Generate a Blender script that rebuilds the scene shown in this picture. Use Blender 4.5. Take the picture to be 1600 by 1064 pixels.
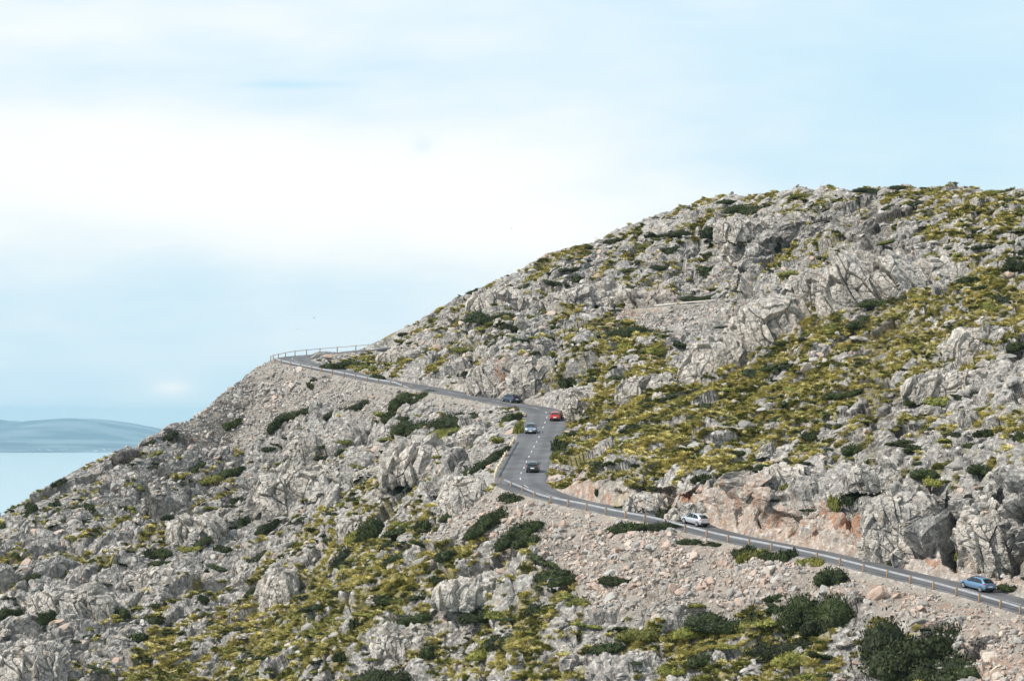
import bpy, bmesh, math, random
import numpy as np
from mathutils import Vector, Matrix, noise as mnoise
from concurrent.futures import ThreadPoolExecutor

for o in list(bpy.data.objects): bpy.data.objects.remove(o)
S = bpy.context.scene
COL = S.collection
rng = np.random.default_rng(7)
random.seed(7)

# ---------------------------------------------------------------- camera, sky, sun, exposure
F = 4700.0      # focal length in photograph pixels
HOR = 650.0     # row of eye level
CAMZ = 300.0    # metres above the sea (world z = 0 is eye level, the sea lies at -CAMZ)
cam = bpy.data.cameras.new('camera'); co = bpy.data.objects.new('camera', cam); COL.objects.link(co)
co.location = (0, 0, 0); co.rotation_euler = (math.radians(90), 0, 0)
cam.sensor_width = 36; cam.lens = 36*F/1600; cam.shift_y = (HOR-532)/1600
cam.clip_start = 1; cam.clip_end = 120000
S.camera = co

SUN_EL, SUN_AZ = math.radians(43), math.radians(-118)   # azimuth measured from +Y, negative = left
w = bpy.data.worlds.new('World'); S.world = w; w.use_nodes = True
nt = w.node_tree; nt.nodes.clear()
def N(t, **k):
    n = nt.nodes.new(t)
    for a, b in k.items(): setattr(n, a, b)
    return n
def L(a, b): nt.links.new(a, b)
def M(op, a, b=None, c=None, clamp=False):
    n = N('ShaderNodeMath', operation=op, use_clamp=clamp)
    for i, v in enumerate((a, b, c)):
        if v is None: continue
        if isinstance(v, (int, float)): n.inputs[i].default_value = v
        else: L(v, n.inputs[i])
    return n.outputs[0]
out = N('ShaderNodeOutputWorld'); bg = N('ShaderNodeBackground'); bg.inputs[1].default_value = 0.1
sky = N('ShaderNodeTexSky', sky_type='NISHITA', sun_disc=False, sun_elevation=SUN_EL, sun_rotation=SUN_AZ)
sky.air_density = 1.3; sky.dust_density = 1.0; sky.altitude = 145
tc = N('ShaderNodeTexCoord'); sx = N('ShaderNodeSeparateXYZ'); L(tc.outputs['Generated'], sx.inputs[0])
yy = M('MAXIMUM', M('ABSOLUTE', sx.outputs[1]), 0.05)
az = M('DIVIDE', sx.outputs[0], yy); el = M('DIVIDE', sx.outputs[2], yy)
cv = N('ShaderNodeCombineXYZ'); L(M('MULTIPLY', az, 1.0), cv.inputs[0]); L(M('MULTIPLY', el, 3.2), cv.inputs[1])
def noise_w(scale, detail, off):
    mp = N('ShaderNodeMapping'); mp.inputs['Location'].default_value = off; L(cv.outputs[0], mp.inputs['Vector'])
    n = N('ShaderNodeTexNoise'); n.inputs['Scale'].default_value = scale; n.inputs['Detail'].default_value = detail
    n.inputs['Roughness'].default_value = 0.5; L(mp.outputs[0], n.inputs['Vector']); return n.outputs[0]
def bump_w(a0, e0, ra, re, amp):
    u = M('DIVIDE', M('SUBTRACT', az, a0), ra); v = M('DIVIDE', M('SUBTRACT', el, e0), re)
    r = M('ADD', M('MULTIPLY', u, u), M('MULTIPLY', v, v))
    return M('MULTIPLY', M('EXPONENT', M('MULTIPLY', r, -1.0)), amp)
def sk(px, py): return (px-800)/F, (HOR-py)/F
n1 = noise_w(6, 9, (3.1, 1.7, 0)); n2 = noise_w(26, 7, (0.4, 7.7, 0))
cl = M('ADD', M('MULTIPLY', M('SUBTRACT', n1, 0.5), 1.2), M('MULTIPLY', M('SUBTRACT', n2, 0.5), 0.35))
cl = M('ADD', cl, 0.42)
for px, py, rx, ry, amp in ((400, 270, 540, 80, 0.55), (760, 370, 380, 60, .32), (100, 200, 300, 50, .25), (268, 606, 30, 12, .38), (230, 470, 420, 60, -.26), (60, 590, 300, 60, -.12),
                            (1350, 130, 420, 130, -0.30), (780, 110, 300, 40, -.12), (450, 133, 75, 6, -0.28), (661, 230, 20, 14, -0.3), (60, 25, 350, 50, .12), (1500, 270, 300, 40, -.2)):
    a0, e0 = sk(px, py); cl = M('ADD', cl, bump_w(a0, e0, rx/F, ry/F, amp))
mr = N('ShaderNodeMapRange', interpolation_type='SMOOTHSTEP'); L(cl, mr.inputs[0])
mr.inputs[1].default_value = -0.1; mr.inputs[2].default_value = 1.0; mr.inputs[3].default_value = 0.0; mr.inputs[4].default_value = 1
veil = N('ShaderNodeMix', data_type='RGBA'); L(mr.outputs[0], veil.inputs[0]); veil.inputs[6].default_value = (6.1, 8.7, 10.4, 1); veil.inputs[7].default_value = (10.9, 11.0, 11.0, 1)
mx = N('ShaderNodeMix', data_type='RGBA'); mx.inputs[0].default_value = .86
L(sky.outputs[0], mx.inputs[6]); L(veil.outputs[2], mx.inputs[7])
L(mx.outputs[2], bg.inputs[0]); L(bg.outputs[0], out.inputs[0])

sl = bpy.data.lights.new('sun', 'SUN'); so = bpy.data.objects.new('sun', sl); COL.objects.link(so)
sl.energy = 4.8; sl.angle = math.radians(3); sl.color = (1, .945, .86)
sd = Vector((math.sin(SUN_AZ)*math.cos(SUN_EL), math.cos(SUN_AZ)*math.cos(SUN_EL), math.sin(SUN_EL)))
so.rotation_euler = sd.to_track_quat('Z', 'Y').to_euler()
S.view_settings.view_transform = 'Standard'; S.view_settings.look = 'None'
S.view_settings.exposure = 0.02; S.view_settings.gamma = 1

# ---------------------------------------------------------------- small helpers
def pt(px, py, Y): return np.array([(px-800)/F*Y, Y, (HOR-py)/F*Y])
def tag(o, label=None, cat=None, group=None, kind=None):
    if label: o['label'] = label
    if cat: o['category'] = cat
    if group: o['group'] = group
    if kind: o['kind'] = kind
    return o
def mesh_np(name, V, Fc, mats=None, smooth=False, attrs=None, parent=None, link=True):
    """one mesh object from a vertex array and an (n,k) face index array"""
    V = np.asarray(V, np.float32); Fc = np.asarray(Fc, np.int32)
    me = bpy.data.meshes.new(name); k = Fc.shape[1]
    me.vertices.add(len(V)); me.vertices.foreach_set('co', V.ravel())
    me.loops.add(Fc.size); me.loops.foreach_set('vertex_index', Fc.ravel())
    me.polygons.add(len(Fc)); me.polygons.foreach_set('loop_start', np.arange(0, Fc.size, k, dtype=np.int32))
    me.polygons.foreach_set('use_smooth', np.full(len(Fc), smooth))
    me.update(calc_edges=True)
    for a, v in (attrs or {}).items():
        at = me.attributes.new(a, 'FLOAT', 'POINT'); at.data.foreach_set('value', np.asarray(v, np.float32).ravel())
    for m in (mats or []): me.materials.append(m)
    o = bpy.data.objects.new(name, me)
    if link: COL.objects.link(o)
    if parent: o.parent = parent
    return o
def empty(name, loc=(0, 0, 0), rot=(0, 0, 0)):
    o = bpy.data.objects.new(name, None); COL.objects.link(o); o.location = loc; o.rotation_euler = rot; o.empty_display_size = .3; return o

def _par(fn, arrs, n, chunk=60000):
    idx = [(i, min(i+chunk, n)) for i in range(0, n, chunk)]
    with ThreadPoolExecutor(4) as ex: return list(ex.map(lambda ab: fn(*[a[ab[0]:ab[1]] for a in arrs]), idx))
def _h(ix, iy, iz, seed):
    h = ix.astype(np.uint32)*np.uint32(374761393) + iy.astype(np.uint32)*np.uint32(668265263) + iz.astype(np.uint32)*np.uint32(2246822519) + np.uint32(seed*977+13)
    h = (h ^ (h >> np.uint32(13)))*np.uint32(1274126177); h = h ^ (h >> np.uint32(16))
    return h
def worley(P, seed, tilt=1.0):
    """blocky rock relief: F1, F2-F1, random per cell, tilted-facet height"""
    P = np.asarray(P, np.float32)
    def f(p):
        b = np.floor(p).astype(np.int32); n = len(p)
        f1 = np.full(n, 9, np.float32); f2 = np.full(n, 9, np.float32); hb = np.zeros(n, np.uint32)
        ob = np.zeros((n, 3), np.float32)
        for dx in (-1, 0, 1):
            for dy in (-1, 0, 1):
                for dz in (-1, 0, 1):
                    cx = b[:, 0]+dx; cy = b[:, 1]+dy; cz = b[:, 2]+dz
                    h = _h(cx, cy, cz, seed)
                    ox = p[:, 0]-cx-(h & np.uint32(1023))*np.float32(1/1024)
                    oy = p[:, 1]-cy-((h >> np.uint32(10)) & np.uint32(1023))*np.float32(1/1024)
                    oz = p[:, 2]-cz-((h >> np.uint32(20)) & np.uint32(1023))*np.float32(1/1024)
                    d = np.sqrt(ox*ox+oy*oy+oz*oz)
                    m = d < f1
                    f2 = np.where(m, f1, np.minimum(f2, d)); f1 = np.where(m, d, f1); hb = np.where(m, h, hb)
                    ob[m, 0] = ox[m]; ob[m, 1] = oy[m]; ob[m, 2] = oz[m]
        h2 = (hb*np.uint32(2654435761)) ^ (hb >> np.uint32(7))
        r0 = (h2 & np.uint32(1023))/np.float32(1023)
        g = np.stack([((h2 >> np.uint32(10)) & np.uint32(1023))/1023-.5, ((h2 >> np.uint32(20)) & np.uint32(1023))/1023-.5, ((h2 >> np.uint32(5)) & np.uint32(1023))/1023-.5], 1).astype(np.float32)
        t = (ob*g).sum(1)*2*tilt
        return np.stack([f1, f2-f1, r0, t], 1)
    return np.concatenate(_par(f, [P], len(P))).T
def perlin(P, seed):
    P = np.asarray(P, np.float32)
    def f(p):
        b = np.floor(p).astype(np.int32); fr = p-b; u = fr*fr*(3-2*fr); r = 0
        for dx in (0, 1):
            wx = u[:, 0] if dx else 1-u[:, 0]
            for dy in (0, 1):
                wy = u[:, 1] if dy else 1-u[:, 1]
                for dz in (0, 1):
                    wz = u[:, 2] if dz else 1-u[:, 2]
                    h = _h(b[:, 0]+dx, b[:, 1]+dy, b[:, 2]+dz, seed)
                    gx = (h & np.uint32(1023))/np.float32(511.5)-1; gy = ((h >> np.uint32(10)) & np.uint32(1023))/np.float32(511.5)-1; gz = ((h >> np.uint32(20)) & np.uint32(1023))/np.float32(511.5)-1
                    r = r+wx*wy*wz*(gx*(fr[:, 0]-dx)+gy*(fr[:, 1]-dy)+gz*(fr[:, 2]-dz))
        return r.astype(np.float32)
    return np.concatenate(_par(f, [P], len(P)))
def fbm(P, seed, o=3):
    P = np.asarray(P, np.float32); return sum(perlin(P*2.03**i, seed+i)*.5**i for i in range(o))
def sstep(a, b, x): t = np.clip((x-a)/(b-a), 0, 1); return t*t*(3-2*t)
def bilin(R, x0, y0, st, X, Y):
    u = np.clip((X-x0)/st, 0, R.shape[1]-1.001); v = np.clip((Y-y0)/st, 0, R.shape[0]-1.001)
    i = u.astype(int); j = v.astype(int); a = u-i; b = v-j
    return R[j, i]*(1-a)*(1-b)+R[j, i+1]*a*(1-b)+R[j+1, i]*(1-a)*b+R[j+1, i+1]*a*b

# ---------------------------------------------------------------- the lie of the land
SIL = np.array([(-700, 1150, 430), (-300, 960, 485), (0, 805, 520), (15, 792, 522), (50, 770, 527), (92, 750, 532), (130, 732, 536), (160, 720, 540), (180, 704, 543), (212, 701, 546), (225, 692, 549),
                (250, 675, 553), (287, 660, 560), (320, 640, 567), (350, 614, 574), (372, 597, 580), (400, 576, 586), (420, 563, 591), (440, 558, 600), (470, 554, 606), (520, 550, 610), (560, 546.5, 613),
                (578, 537, 612), (600, 527, 613), (640, 508, 616), (680, 490, 618), (700, 478, 620), (730, 462, 622), (760, 445, 623), (800, 425, 624), (830, 411, 625), (870, 396, 626), (900, 386, 627),
                (940, 372, 628), (980, 355, 630), (1020, 340, 630), (1060, 325, 630), (1100, 313, 628), (1140, 306, 624), (1200, 301, 614), (1280, 297, 596), (1350, 295, 578), (1400, 291, 566), (1450, 293, 556),
                (1500, 292, 548), (1540, 296, 541), (1600, 299, 532), (1700, 304, 520), (2000, 330, 480), (2500, 380, 430)], float)
RAIL = [(782, 756, 404), (798, 763, 400.3), (816, 770, 396.6), (835, 779, 393.3), (860, 786, 390), (887, 791, 387), (916, 796.5, 383.8), (946, 803.5, 380.7), (977, 809.5, 377.7), (1007, 815, 374.7), (1039, 822, 371.8),
        (1070, 831, 368.9), (1104, 839.5, 366), (1137, 847, 363), (1170, 853, 360), (1205, 860, 357), (1240, 867, 354), (1276, 875, 351), (1312, 883.5, 348), (1349, 893, 345), (1386, 902, 342), (1422, 911, 339),
        (1458, 920, 336), (1494, 930, 332.7), (1530, 940, 329.4), (1563, 949.5, 326.2), (1594, 959, 323.2), (1628, 969, 320), (1663, 979, 317), (1700, 990, 314), (1740, 1002, 311), (1785, 1015, 308)]
rail = np.array([pt(*p) for p in RAIL])
tg = np.gradient(rail, axis=0); tg[:, 2] = 0; tg /= np.linalg.norm(tg, axis=1)[:, None]   # points down the hill, to the right
nr = np.stack([-tg[:, 1], tg[:, 0], 0*tg[:, 0]], 1)                                    # away from the camera
cen_r = rail+nr*3.55+np.array([0, 0, .08])
CP = [tuple(p) for p in cen_r[::-1][:-4]]
for p in ((847, 770, 396.6), (826, 762, 400), (816, 755, 404), (813, 748, 408.5), (814, 739.5, 415.5), (818, 732, 422.5), (826, 714.5, 437.5), (833.6, 699.5, 452), (841.5, 684, 467), (848, 669, 482), (853, 656, 494.5),
          (855, 648, 502), (850, 642, 508.5), (833, 636.7, 514), (806, 632, 520), (770, 625.5, 527), (734, 619, 533.5), (698, 612, 540), (656, 604.5, 548), (610, 597, 557), (560, 587, 567), (510, 576, 577),
          (480, 569, 583.5), (462, 565, 589.5), (456, 561, 596), (463, 557.8, 601), (482, 555, 604.5), (510, 552.3, 606.8), (540, 550, 608.5), (565, 547.6, 610), (590, 544.5, 612), (615, 541, 614)):
    CP.append(tuple(pt(*p)))
UP = [tuple(pt(*p)) for p in ((880, 489, 592), (940, 486, 583), (1000, 482.5, 574), (1060, 478, 567), (1125, 472, 564), (1185, 464, 566), (1240, 456, 570))]
def spline(P, step):
    P = np.array(P); P = np.vstack([2*P[0]-P[1], P, 2*P[-1]-P[-2]]); o = []
    for i in range(1, len(P)-2):
        a, b, c, d = P[i-1:i+3]; n = max(2, int(np.linalg.norm(c-b)/step*2))
        for t in np.arange(n)/n: o.append(.5*((2*b)+(-a+c)*t+(2*a-5*b+4*c-d)*t*t+(-a+3*b-3*c+d)*t**3))
    o.append(P[-2]); o = np.array(o)
    for _ in range(2):
        s = np.r_[0, np.cumsum(np.linalg.norm(np.diff(o, axis=0), axis=1))]; q = np.arange(0, s[-1], step)
        o = np.stack([np.interp(q, s, o[:, k]) for k in range(3)], 1)
        kz = np.ones(9)/9; zp = np.pad(o[:, 2], 4, mode='reflect', reflect_type='odd'); o[:, 2] = np.convolve(zp, kz, 'valid')
        for k in (0, 1): o[:, k] = np.convolve(np.pad(o[:, k], 2, mode='reflect', reflect_type='odd'), np.ones(5)/5, 'valid')
    return o
CEN = spline(CP, .5); CUP = spline(UP, .5)

ctrl = [(-400, 1300, 410), (0, 850, 505), (0, 950, 472), (0, 1064, 440), (0, 1250, 395), (200, 760, 530), (200, 850, 503), (200, 950, 474), (200, 1064, 440), (430, 645, 572.5), (430, 700, 558), (350, 700, 560), (430, 760, 530),
        (430, 850, 492), (430, 950, 457), (430, 1064, 425), (430, 1250, 380), (600, 640, 545), (520, 610, 562.3), (520, 640, 556.8), (460, 600, 573.6), (460, 640, 567.1), (430, 600, 579.6), (400, 610, 579), (400, 650, 570), (600, 700, 518), (600, 760, 488), (600, 850, 448), (600, 950, 420), (600, 1064, 392), (690, 640, 528), (740, 645, 517), (740, 680, 490), (740, 720, 456),
        (735, 760, 425), (760, 790, 405), (740, 850, 397), (740, 950, 379), (740, 1064, 358), (740, 1250, 325), (790, 650, 497), (785, 690, 455), (772, 720, 432), (765, 750, 411), (900, 850, 376), (900, 950, 358), (900, 1064, 338), (1000, 860, 364), (1100, 900, 356), (1100, 980, 343),
        (1100, 1064, 331), (1100, 1250, 300), (1300, 930, 341), (1300, 1000, 331), (1300, 1064, 321), (1500, 1000, 321), (1500, 1064, 312), (1500, 1250, 285), (1700, 1080, 298), (2000, 1250, 265), (2400, 1200, 240),
        (650, 570, 566), (650, 540, 582), (700, 580, 556), (750, 575, 545), (800, 600, 531), (800, 560, 536), (800, 520, 560), (800, 480, 590), (890, 620, 508), (900, 590, 515), (900, 540, 540), (900, 490, 578), (885, 660, 500), (888, 680, 474), (884, 705, 446), (873, 733, 420),
        (910, 742, 401), (950, 738, 396), (975, 712, 405), (1000, 690, 418), (1000, 650, 447), (1000, 600, 480), (1000, 550, 512), (1000, 510, 550), (1000, 462, 582), (1000, 410, 607), (1060, 520, 540), (1060, 460, 575), (1060, 400, 602), (1125, 455, 572), (1125, 510, 532), (1125, 400, 598),
        (1050, 742, 386), (1150, 752, 378), (1250, 765, 370), (1350, 768, 362), (1450, 772, 353.5), (1550, 790, 344), (1650, 815, 334), (1800, 850, 322), (1200, 700, 397), (1200, 640, 426), (1200, 580, 458), (1200, 520, 488), (1200, 450, 527), (1200, 380, 567),
        (1400, 700, 369), (1400, 640, 392), (1400, 560, 424), (1400, 480, 455), (1400, 400, 495), (1400, 340, 530), (1600, 740, 343), (1600, 660, 362), (1600, 600, 380), (1600, 500, 414), (1600, 400, 456), (1800, 500, 385), (2000, 700, 325), (2400, 700, 290)]
ctrl += [tuple(p) for p in SIL] + [p for p in RAIL[::2]]
for c in CEN[::14]: ctrl.append((800+F*c[0]/c[1], HOR-F*c[2]/c[1], c[1]))
ctrl += [(600, 600, 552.5), (560, 591, 560), (510, 581, 569.5), (460, 571.5, 580), (436, 566.5, 587)]
ctrl = np.array(ctrl, float)
def tps_fit(C, lam):
    x = C[:, :2]/100; n = len(x); r = np.linalg.norm(x[:, None]-x[None], axis=2)
    K = np.where(r > 0, r*r*np.log(r+1e-9), 0)+lam*np.eye(n); Pm = np.c_[np.ones(n), x]
    A = np.zeros((n+3, n+3)); A[:n, :n] = K; A[:n, n:] = Pm; A[n:, :n] = Pm.T
    return x, np.linalg.solve(A, np.r_[C[:, 2], 0, 0, 0])
def tps_eval(fit, X, Y):
    x, wt = fit; q = np.stack([X.ravel(), Y.ravel()], 1)/100; res = np.empty(len(q))
    for i in range(0, len(q), 20000):
        r = np.linalg.norm(q[i:i+20000, None]-x[None], axis=2)
        res[i:i+20000] = (np.where(r > 0, r*r*np.log(r+1e-9), 0))@wt[:-3]+wt[-3]+q[i:i+20000]@wt[-2:]
    return res.reshape(X.shape)
fit = tps_fit(ctrl, .004)
RX0, RY0, RS = -700, 260, 5
gx, gy = np.meshgrid(np.arange(RX0, 2501, RS), np.arange(RY0, 1306, RS))
DR = tps_eval(fit, gx.astype(float), gy.astype(float))

# distance to the road, on a half-metre raster
ALLC = np.vstack([CEN, CUP])
WX0, WY0, WS = -130., 250., .5
wx, wy = np.meshgrid(np.arange(WX0, 150, WS), np.arange(WY0, 680, WS))
rd = np.full(wx.shape, 99.); rz = np.zeros(wx.shape); rcy = np.zeros(wx.shape); rcx = np.zeros(wx.shape)
for c in ALLC[::2]:
    i0 = max(0, int((c[0]-45-WX0)/WS)); i1 = int((c[0]+45-WX0)/WS); j0 = max(0, int((c[1]-45-WY0)/WS)); j1 = int((c[1]+45-WY0)/WS)
    sl_ = (slice(j0, j1), slice(i0, i1)); d = np.hypot(wx[sl_]-c[0], wy[sl_]-c[1]); m = d < rd[sl_]
    rd[sl_] = np.where(m, d, rd[sl_]); rz[sl_] = np.where(m, c[2], rz[sl_]); rcy[sl_] = np.where(m, c[1], rcy[sl_]); rcx[sl_] = np.where(m, c[0], rcx[sl_])
def road_at(X, Y): return bilin(rd, WX0, WY0, WS, X, Y), bilin(rz, WX0, WY0, WS, X, Y), bilin(rcy, WX0, WY0, WS, X, Y), bilin(rcx, WX0, WY0, WS, X, Y)
HW = 3.25
def road_edit(X, Y, z):
    d, zr, cy, cx = road_at(X, Y); e = np.maximum(d-HW-.35, 0); near = np.clip((cy-Y)/np.maximum(d, .1), -1, 1)
    up_piece = (cy > 560) & (cx > 5)
    zr = zr-.10
    left_str = sstep(.2, .7, (cx-X)/np.maximum(d, .1))*(cy > 405)*(cy < 530)   # left verge of the climbing stretch
    cut = 3.0+(0-3.0)*np.maximum(sstep(.1, .5, near), left_str)
    cut = np.where(up_piece, np.where(near > 0, .02, 2.2), cut)
    jj = 1+.5*np.sin(X*1.3+np.sin(Y*.7)*2)
    px = 800+F*X/Y
    hi = zr+e*cut*jj; hi = np.where(d > 17, 1e3, hi+np.maximum(d-13, 0)**2)
    hi = np.where((px > 572) & (px < 700) & (Y > 592), 1e3, hi)
    lo = zr-e*.72-np.maximum(e-14, 0)*.10; lo = np.where((px > 572) & (px < 700) & (Y > 592), -1e3, lo); lo = np.where(d > 44, -1e3, lo)
    return np.minimum(np.maximum(z, lo), hi)

# masks drawn as polygons / sample points on the hillside
GP = np.array([(950, 640, .9), (1050, 650, .95), (1150, 600, .9), (1250, 640, .85), (1350, 560, .85), (1450, 560, .8), (1550, 470, .8), (1500, 350, .5), (1350, 330, .35), (1250, 380, .4), (1150, 400, .35), (1050, 400, .3), (900, 450, .3), (800, 490, .35),
    (700, 540, .35), (850, 540, .25), (950, 550, .5), (1000, 565, .6), (1100, 540, 0), (1400, 420, 0), (1200, 490, .05), (1380, 500, .8), (1300, 480, .7), (1300, 700, .5), (1200, 720, .35), (1100, 710, .6), (1000, 710, .6), (920, 720, .5), (1400, 660, .45), (1500, 640, .4), (1580, 600, .3),
    (1500, 740, .4), (1100, 790, 0), (1300, 820, 0), (1450, 820, 0), (1580, 840, .25), (500, 600, 0), (400, 640, 0), (300, 690, .15), (200, 740, .25), (100, 790, .3), (50, 830, .4), (150, 850, .3), (250, 830, .5), (350, 760, .35), (250, 760, .25),
    (450, 690, .3), (550, 680, .1), (600, 720, .15), (480, 760, .15), (400, 800, .1), (350, 880, .1), (300, 870, .1), (200, 900, .2), (100, 930, .25), (50, 1000, .05), (150, 1000, .2), (300, 960, .3), (350, 990, .8), (250, 1040, .7), (450, 930, .7),
    (420, 1000, .85), (500, 880, .5), (500, 980, .85), (560, 920, .7), (620, 870, .65), (700, 870, .8), (650, 920, .6), (700, 960, .2), (760, 1010, .6), (820, 1020, .6), (600, 1030, .3), (850, 940, .55), (640, 800, .4), (560, 820, .8), (520, 800, .35),
    (700, 740, .05), (750, 680, .05), (780, 850, .35), (900, 870, .1), (900, 950, .35), (1000, 900, 0), (1100, 920, 0), (1300, 920, 0), (1450, 960, 0), (1560, 1000, 0), (1000, 990, .6), (1100, 1000, .8), (1200, 1000, .9), (1250, 1050, .6), (950, 1040, .15),
    (1330, 1040, .4), (1400, 1040, .4), (1180, 860, .1), (640, 560, .35), (560, 575, .5)], float)
d2 = (gx[..., None]-GP[:, 0])**2+(gy[..., None]-GP[:, 1])**2; wt = 1/(d2+600)**1.5
GR = (wt*GP[:, 2]).sum(-1)/wt.sum(-1)
def poly_mask(polys, soft=10):
    R = np.zeros(gx.shape)
    for pl in polys:
        pl = np.array(pl, float); ins = np.zeros(gx.shape, bool); dd = np.full(gx.shape, 1e9)
        for a, b in zip(pl, np.roll(pl, -1, 0)):
            c = ((a[1] > gy) != (b[1] > gy)) & (gx < (b[0]-a[0])*(gy-a[1])/(b[1]-a[1]+1e-9)+a[0]); ins ^= c
            ab = b-a; t = np.clip(((gx-a[0])*ab[0]+(gy-a[1])*ab[1])/(ab@ab), 0, 1); dd = np.minimum(dd, np.hypot(gx-a[0]-t*ab[0], gy-a[1]-t*ab[1]))
        R = np.maximum(R, np.clip(.5+np.where(ins, dd, -dd)/soft, 0, 1))
    return R
RUB = poly_mask([[(422, 560), (540, 585), (645, 605), (610, 645), (560, 650), (500, 640), (430, 668), (385, 705), (330, 720), (270, 700), (280, 662), (340, 620)],
                 [(640, 604), (790, 630), (790, 645), (720, 645), (660, 625)],
                 [(785, 760), (870, 790), (1000, 818), (1140, 850), (1300, 885), (1620, 962), (1900, 1050), (1900, 1250), (1530, 1080), (1420, 985), (1330, 930), (1260, 930), (1200, 950), (1090, 940), (1000, 960), (930, 945), (880, 880), (830, 860), (760, 830), (640, 870), (700, 810), (745, 775)],
                 [(930, 484), (1060, 482), (1135, 476), (1110, 505), (1060, 535), (1000, 512)]])
PNK = np.maximum(poly_mask([[(860, 760), (900, 740), (1000, 770), (1050, 760), (1200, 770), (1300, 800), (1340, 830), (1450, 875), (1600, 900), (1600, 925), (1450, 890), (1100, 830), (930, 795)]], 30),
                 .55*poly_mask([[(785, 760), (1000, 815), (1300, 885), (1620, 962), (1900, 1050), (1900, 1250), (1530, 1080), (1330, 940), (1100, 940), (930, 930), (800, 830), (700, 830)]], 30))
PNK = np.maximum(PNK, .35*poly_mask([[(720, 560), (850, 560), (850, 625), (720, 610)], [(850, 445), (1060, 455), (1060, 480), (850, 475)], [(1140, 500), (1250, 470), (1280, 540), (1180, 560)]], 20))
ORN = poly_mask([[(1262, 772), (1285, 775), (1300, 800), (1340, 810), (1395, 858), (1480, 880), (1475, 900), (1380, 868), (1330, 835), (1290, 812)], [(1060, 768), (1085, 764), (1080, 788), (1062, 786)],
                 [(905, 750), (925, 748), (925, 785), (912, 785)], [(955, 486), (1030, 484), (1020, 498), (975, 500)], [(1330, 905), (1450, 930), (1560, 965), (1500, 962), (1380, 930)], [(1490, 1030), (1620, 1020), (1620, 1090), (1520, 1080)], [(782, 560), (795, 560), (793, 612), (785, 610)],
                 [(1100, 857), (1140, 858), (1150, 868), (1110, 864)], [(895, 855), (912, 850), (910, 872), (895, 870)]], 9)
def mask(R, px, py): return bilin(R, RX0, RY0, RS, px, py)

# ---------------------------------------------------------------- terrain columns
pxs = np.r_[np.arange(-700, -100, 8), np.arange(-100, -30, 3), np.arange(-30, 1640, 1.5), np.arange(1640, 1900, 3), np.arange(1900, 2500, 8)]
NR, NB = 1900, 70
NC = len(pxs); sil_y = np.interp(pxs, SIL[:, 0], SIL[:, 1]); sil_y += .8*np.sin(pxs*.11)+.6*np.sin(pxs*.043+1)
G = np.zeros((NR+NB, NC, 3), np.float32)
EL_ALL = []; colY = []; colZ = []
for c, px in enumerate(pxs):
    py = np.linspace(1300, sil_y[c], 1100); D = bilin(DR, RX0, RY0, RS, np.full(1100, px), py); D = np.maximum.accumulate(D+np.arange(1100)*.0005)
    z = (HOR-py)/F*D
    Yd = np.linspace(D[0], D[-1], 1800); zd = np.interp(Yd, D, z)
    e = np.linspace(0, 1, 400)**1.6*260; a = zd[-1]/Yd[-1]
    slo = np.minimum(.05+.012*e+(.10 if px < 420 else 0), .62); zb = zd[-1]+a*e-np.cumsum(np.r_[0, np.diff(e)]*slo)
    Yall = np.r_[Yd, Yd[-1]+e[1:]]; zall = np.r_[zd, zb[1:]]
    zall = road_edit((px-800)/F*Yall, Yall, zall)
    colY.append(Yall); colZ.append(zall)
    k = 1800; pyp = HOR-F*zall[:k]/Yall[:k]
    s = np.r_[0, np.cumsum(np.abs(np.diff(pyp))/1.3+np.diff(Yall[:k])/.28+np.abs(np.diff(zall[:k]))/.12*.3)]
    q = np.interp(np.linspace(0, s[-1], NR), s, Yall[:k]); qb = Yall[k-1]+np.linspace(0, 1, NB+1)[1:]**1.5*260
    G[:, c, 1] = np.r_[q, qb]
colY = np.array(colY); colZ = np.array(colZ)
# neighbouring columns must sample alike: spread the rows evenly across columns
QY = G[:, :, 1].astype(float); inner = (pxs > -690) & (pxs < 2480)
for rad in (21, 21, 11):
    pad = np.pad(QY, ((0, 0), (rad, rad)), mode='reflect', reflect_type='odd'); cs = np.cumsum(np.pad(pad, ((0, 0), (1, 0))), 1); sm = (cs[:, 2*rad+1:]-cs[:, :-2*rad-1])/(2*rad+1)
    QY = np.where(inner[None], sm, QY)
for c, px in enumerate(pxs):
    qq = QY[:, c]
    if inner[c]:
        yr = colY[c, 1799]; y0 = qq[0]; yn = qq[NR-1]; qq = np.where(np.arange(len(qq)) < NR, qq+(yr-yn)*np.clip((qq-y0)/(yn-y0), 0, 1)**6, qq+(yr-yn))
    G[:, c, 1] = qq; G[:, c, 0] = (px-800)/F*qq; G[:, c, 2] = np.interp(qq, colY[c], colZ[c])
def ground(px, py):
    """the point of the hillside that the photograph's pixel falls on"""
    c = int(np.argmin(np.abs(pxs-px))); p = HOR-F*colZ[c]/colY[c]; i = int(np.argmax(p <= py))
    if p[i] > py: i = int(np.argmin(p))
    Y = colY[c, i]; return np.array([(px-800)/F*Y, Y, (HOR-py)/F*Y])
def zmac(X, Y):
    X = np.atleast_1d(X); Y = np.atleast_1d(Y); px = 800+F*X/Y; c = np.clip(np.searchsorted(pxs, px), 0, NC-1)
    return np.array([np.interp(y, colY[k], colZ[k]) for k, y in zip(c, Y)])
def nrm(P):
    du = np.gradient(P, axis=1); dv = np.gradient(P, axis=0); n = np.cross(du, dv); n /= np.linalg.norm(n, axis=2)[..., None]+1e-9
    return n*np.sign(n[..., 2:3]+1e-6)
Nn = nrm(G).reshape(-1, 3); P0 = G.reshape(-1, 3)
ppx = 800+F*P0[:, 0]/P0[:, 1]; ppy = HOR-F*P0[:, 2]/P0[:, 1]
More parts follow.
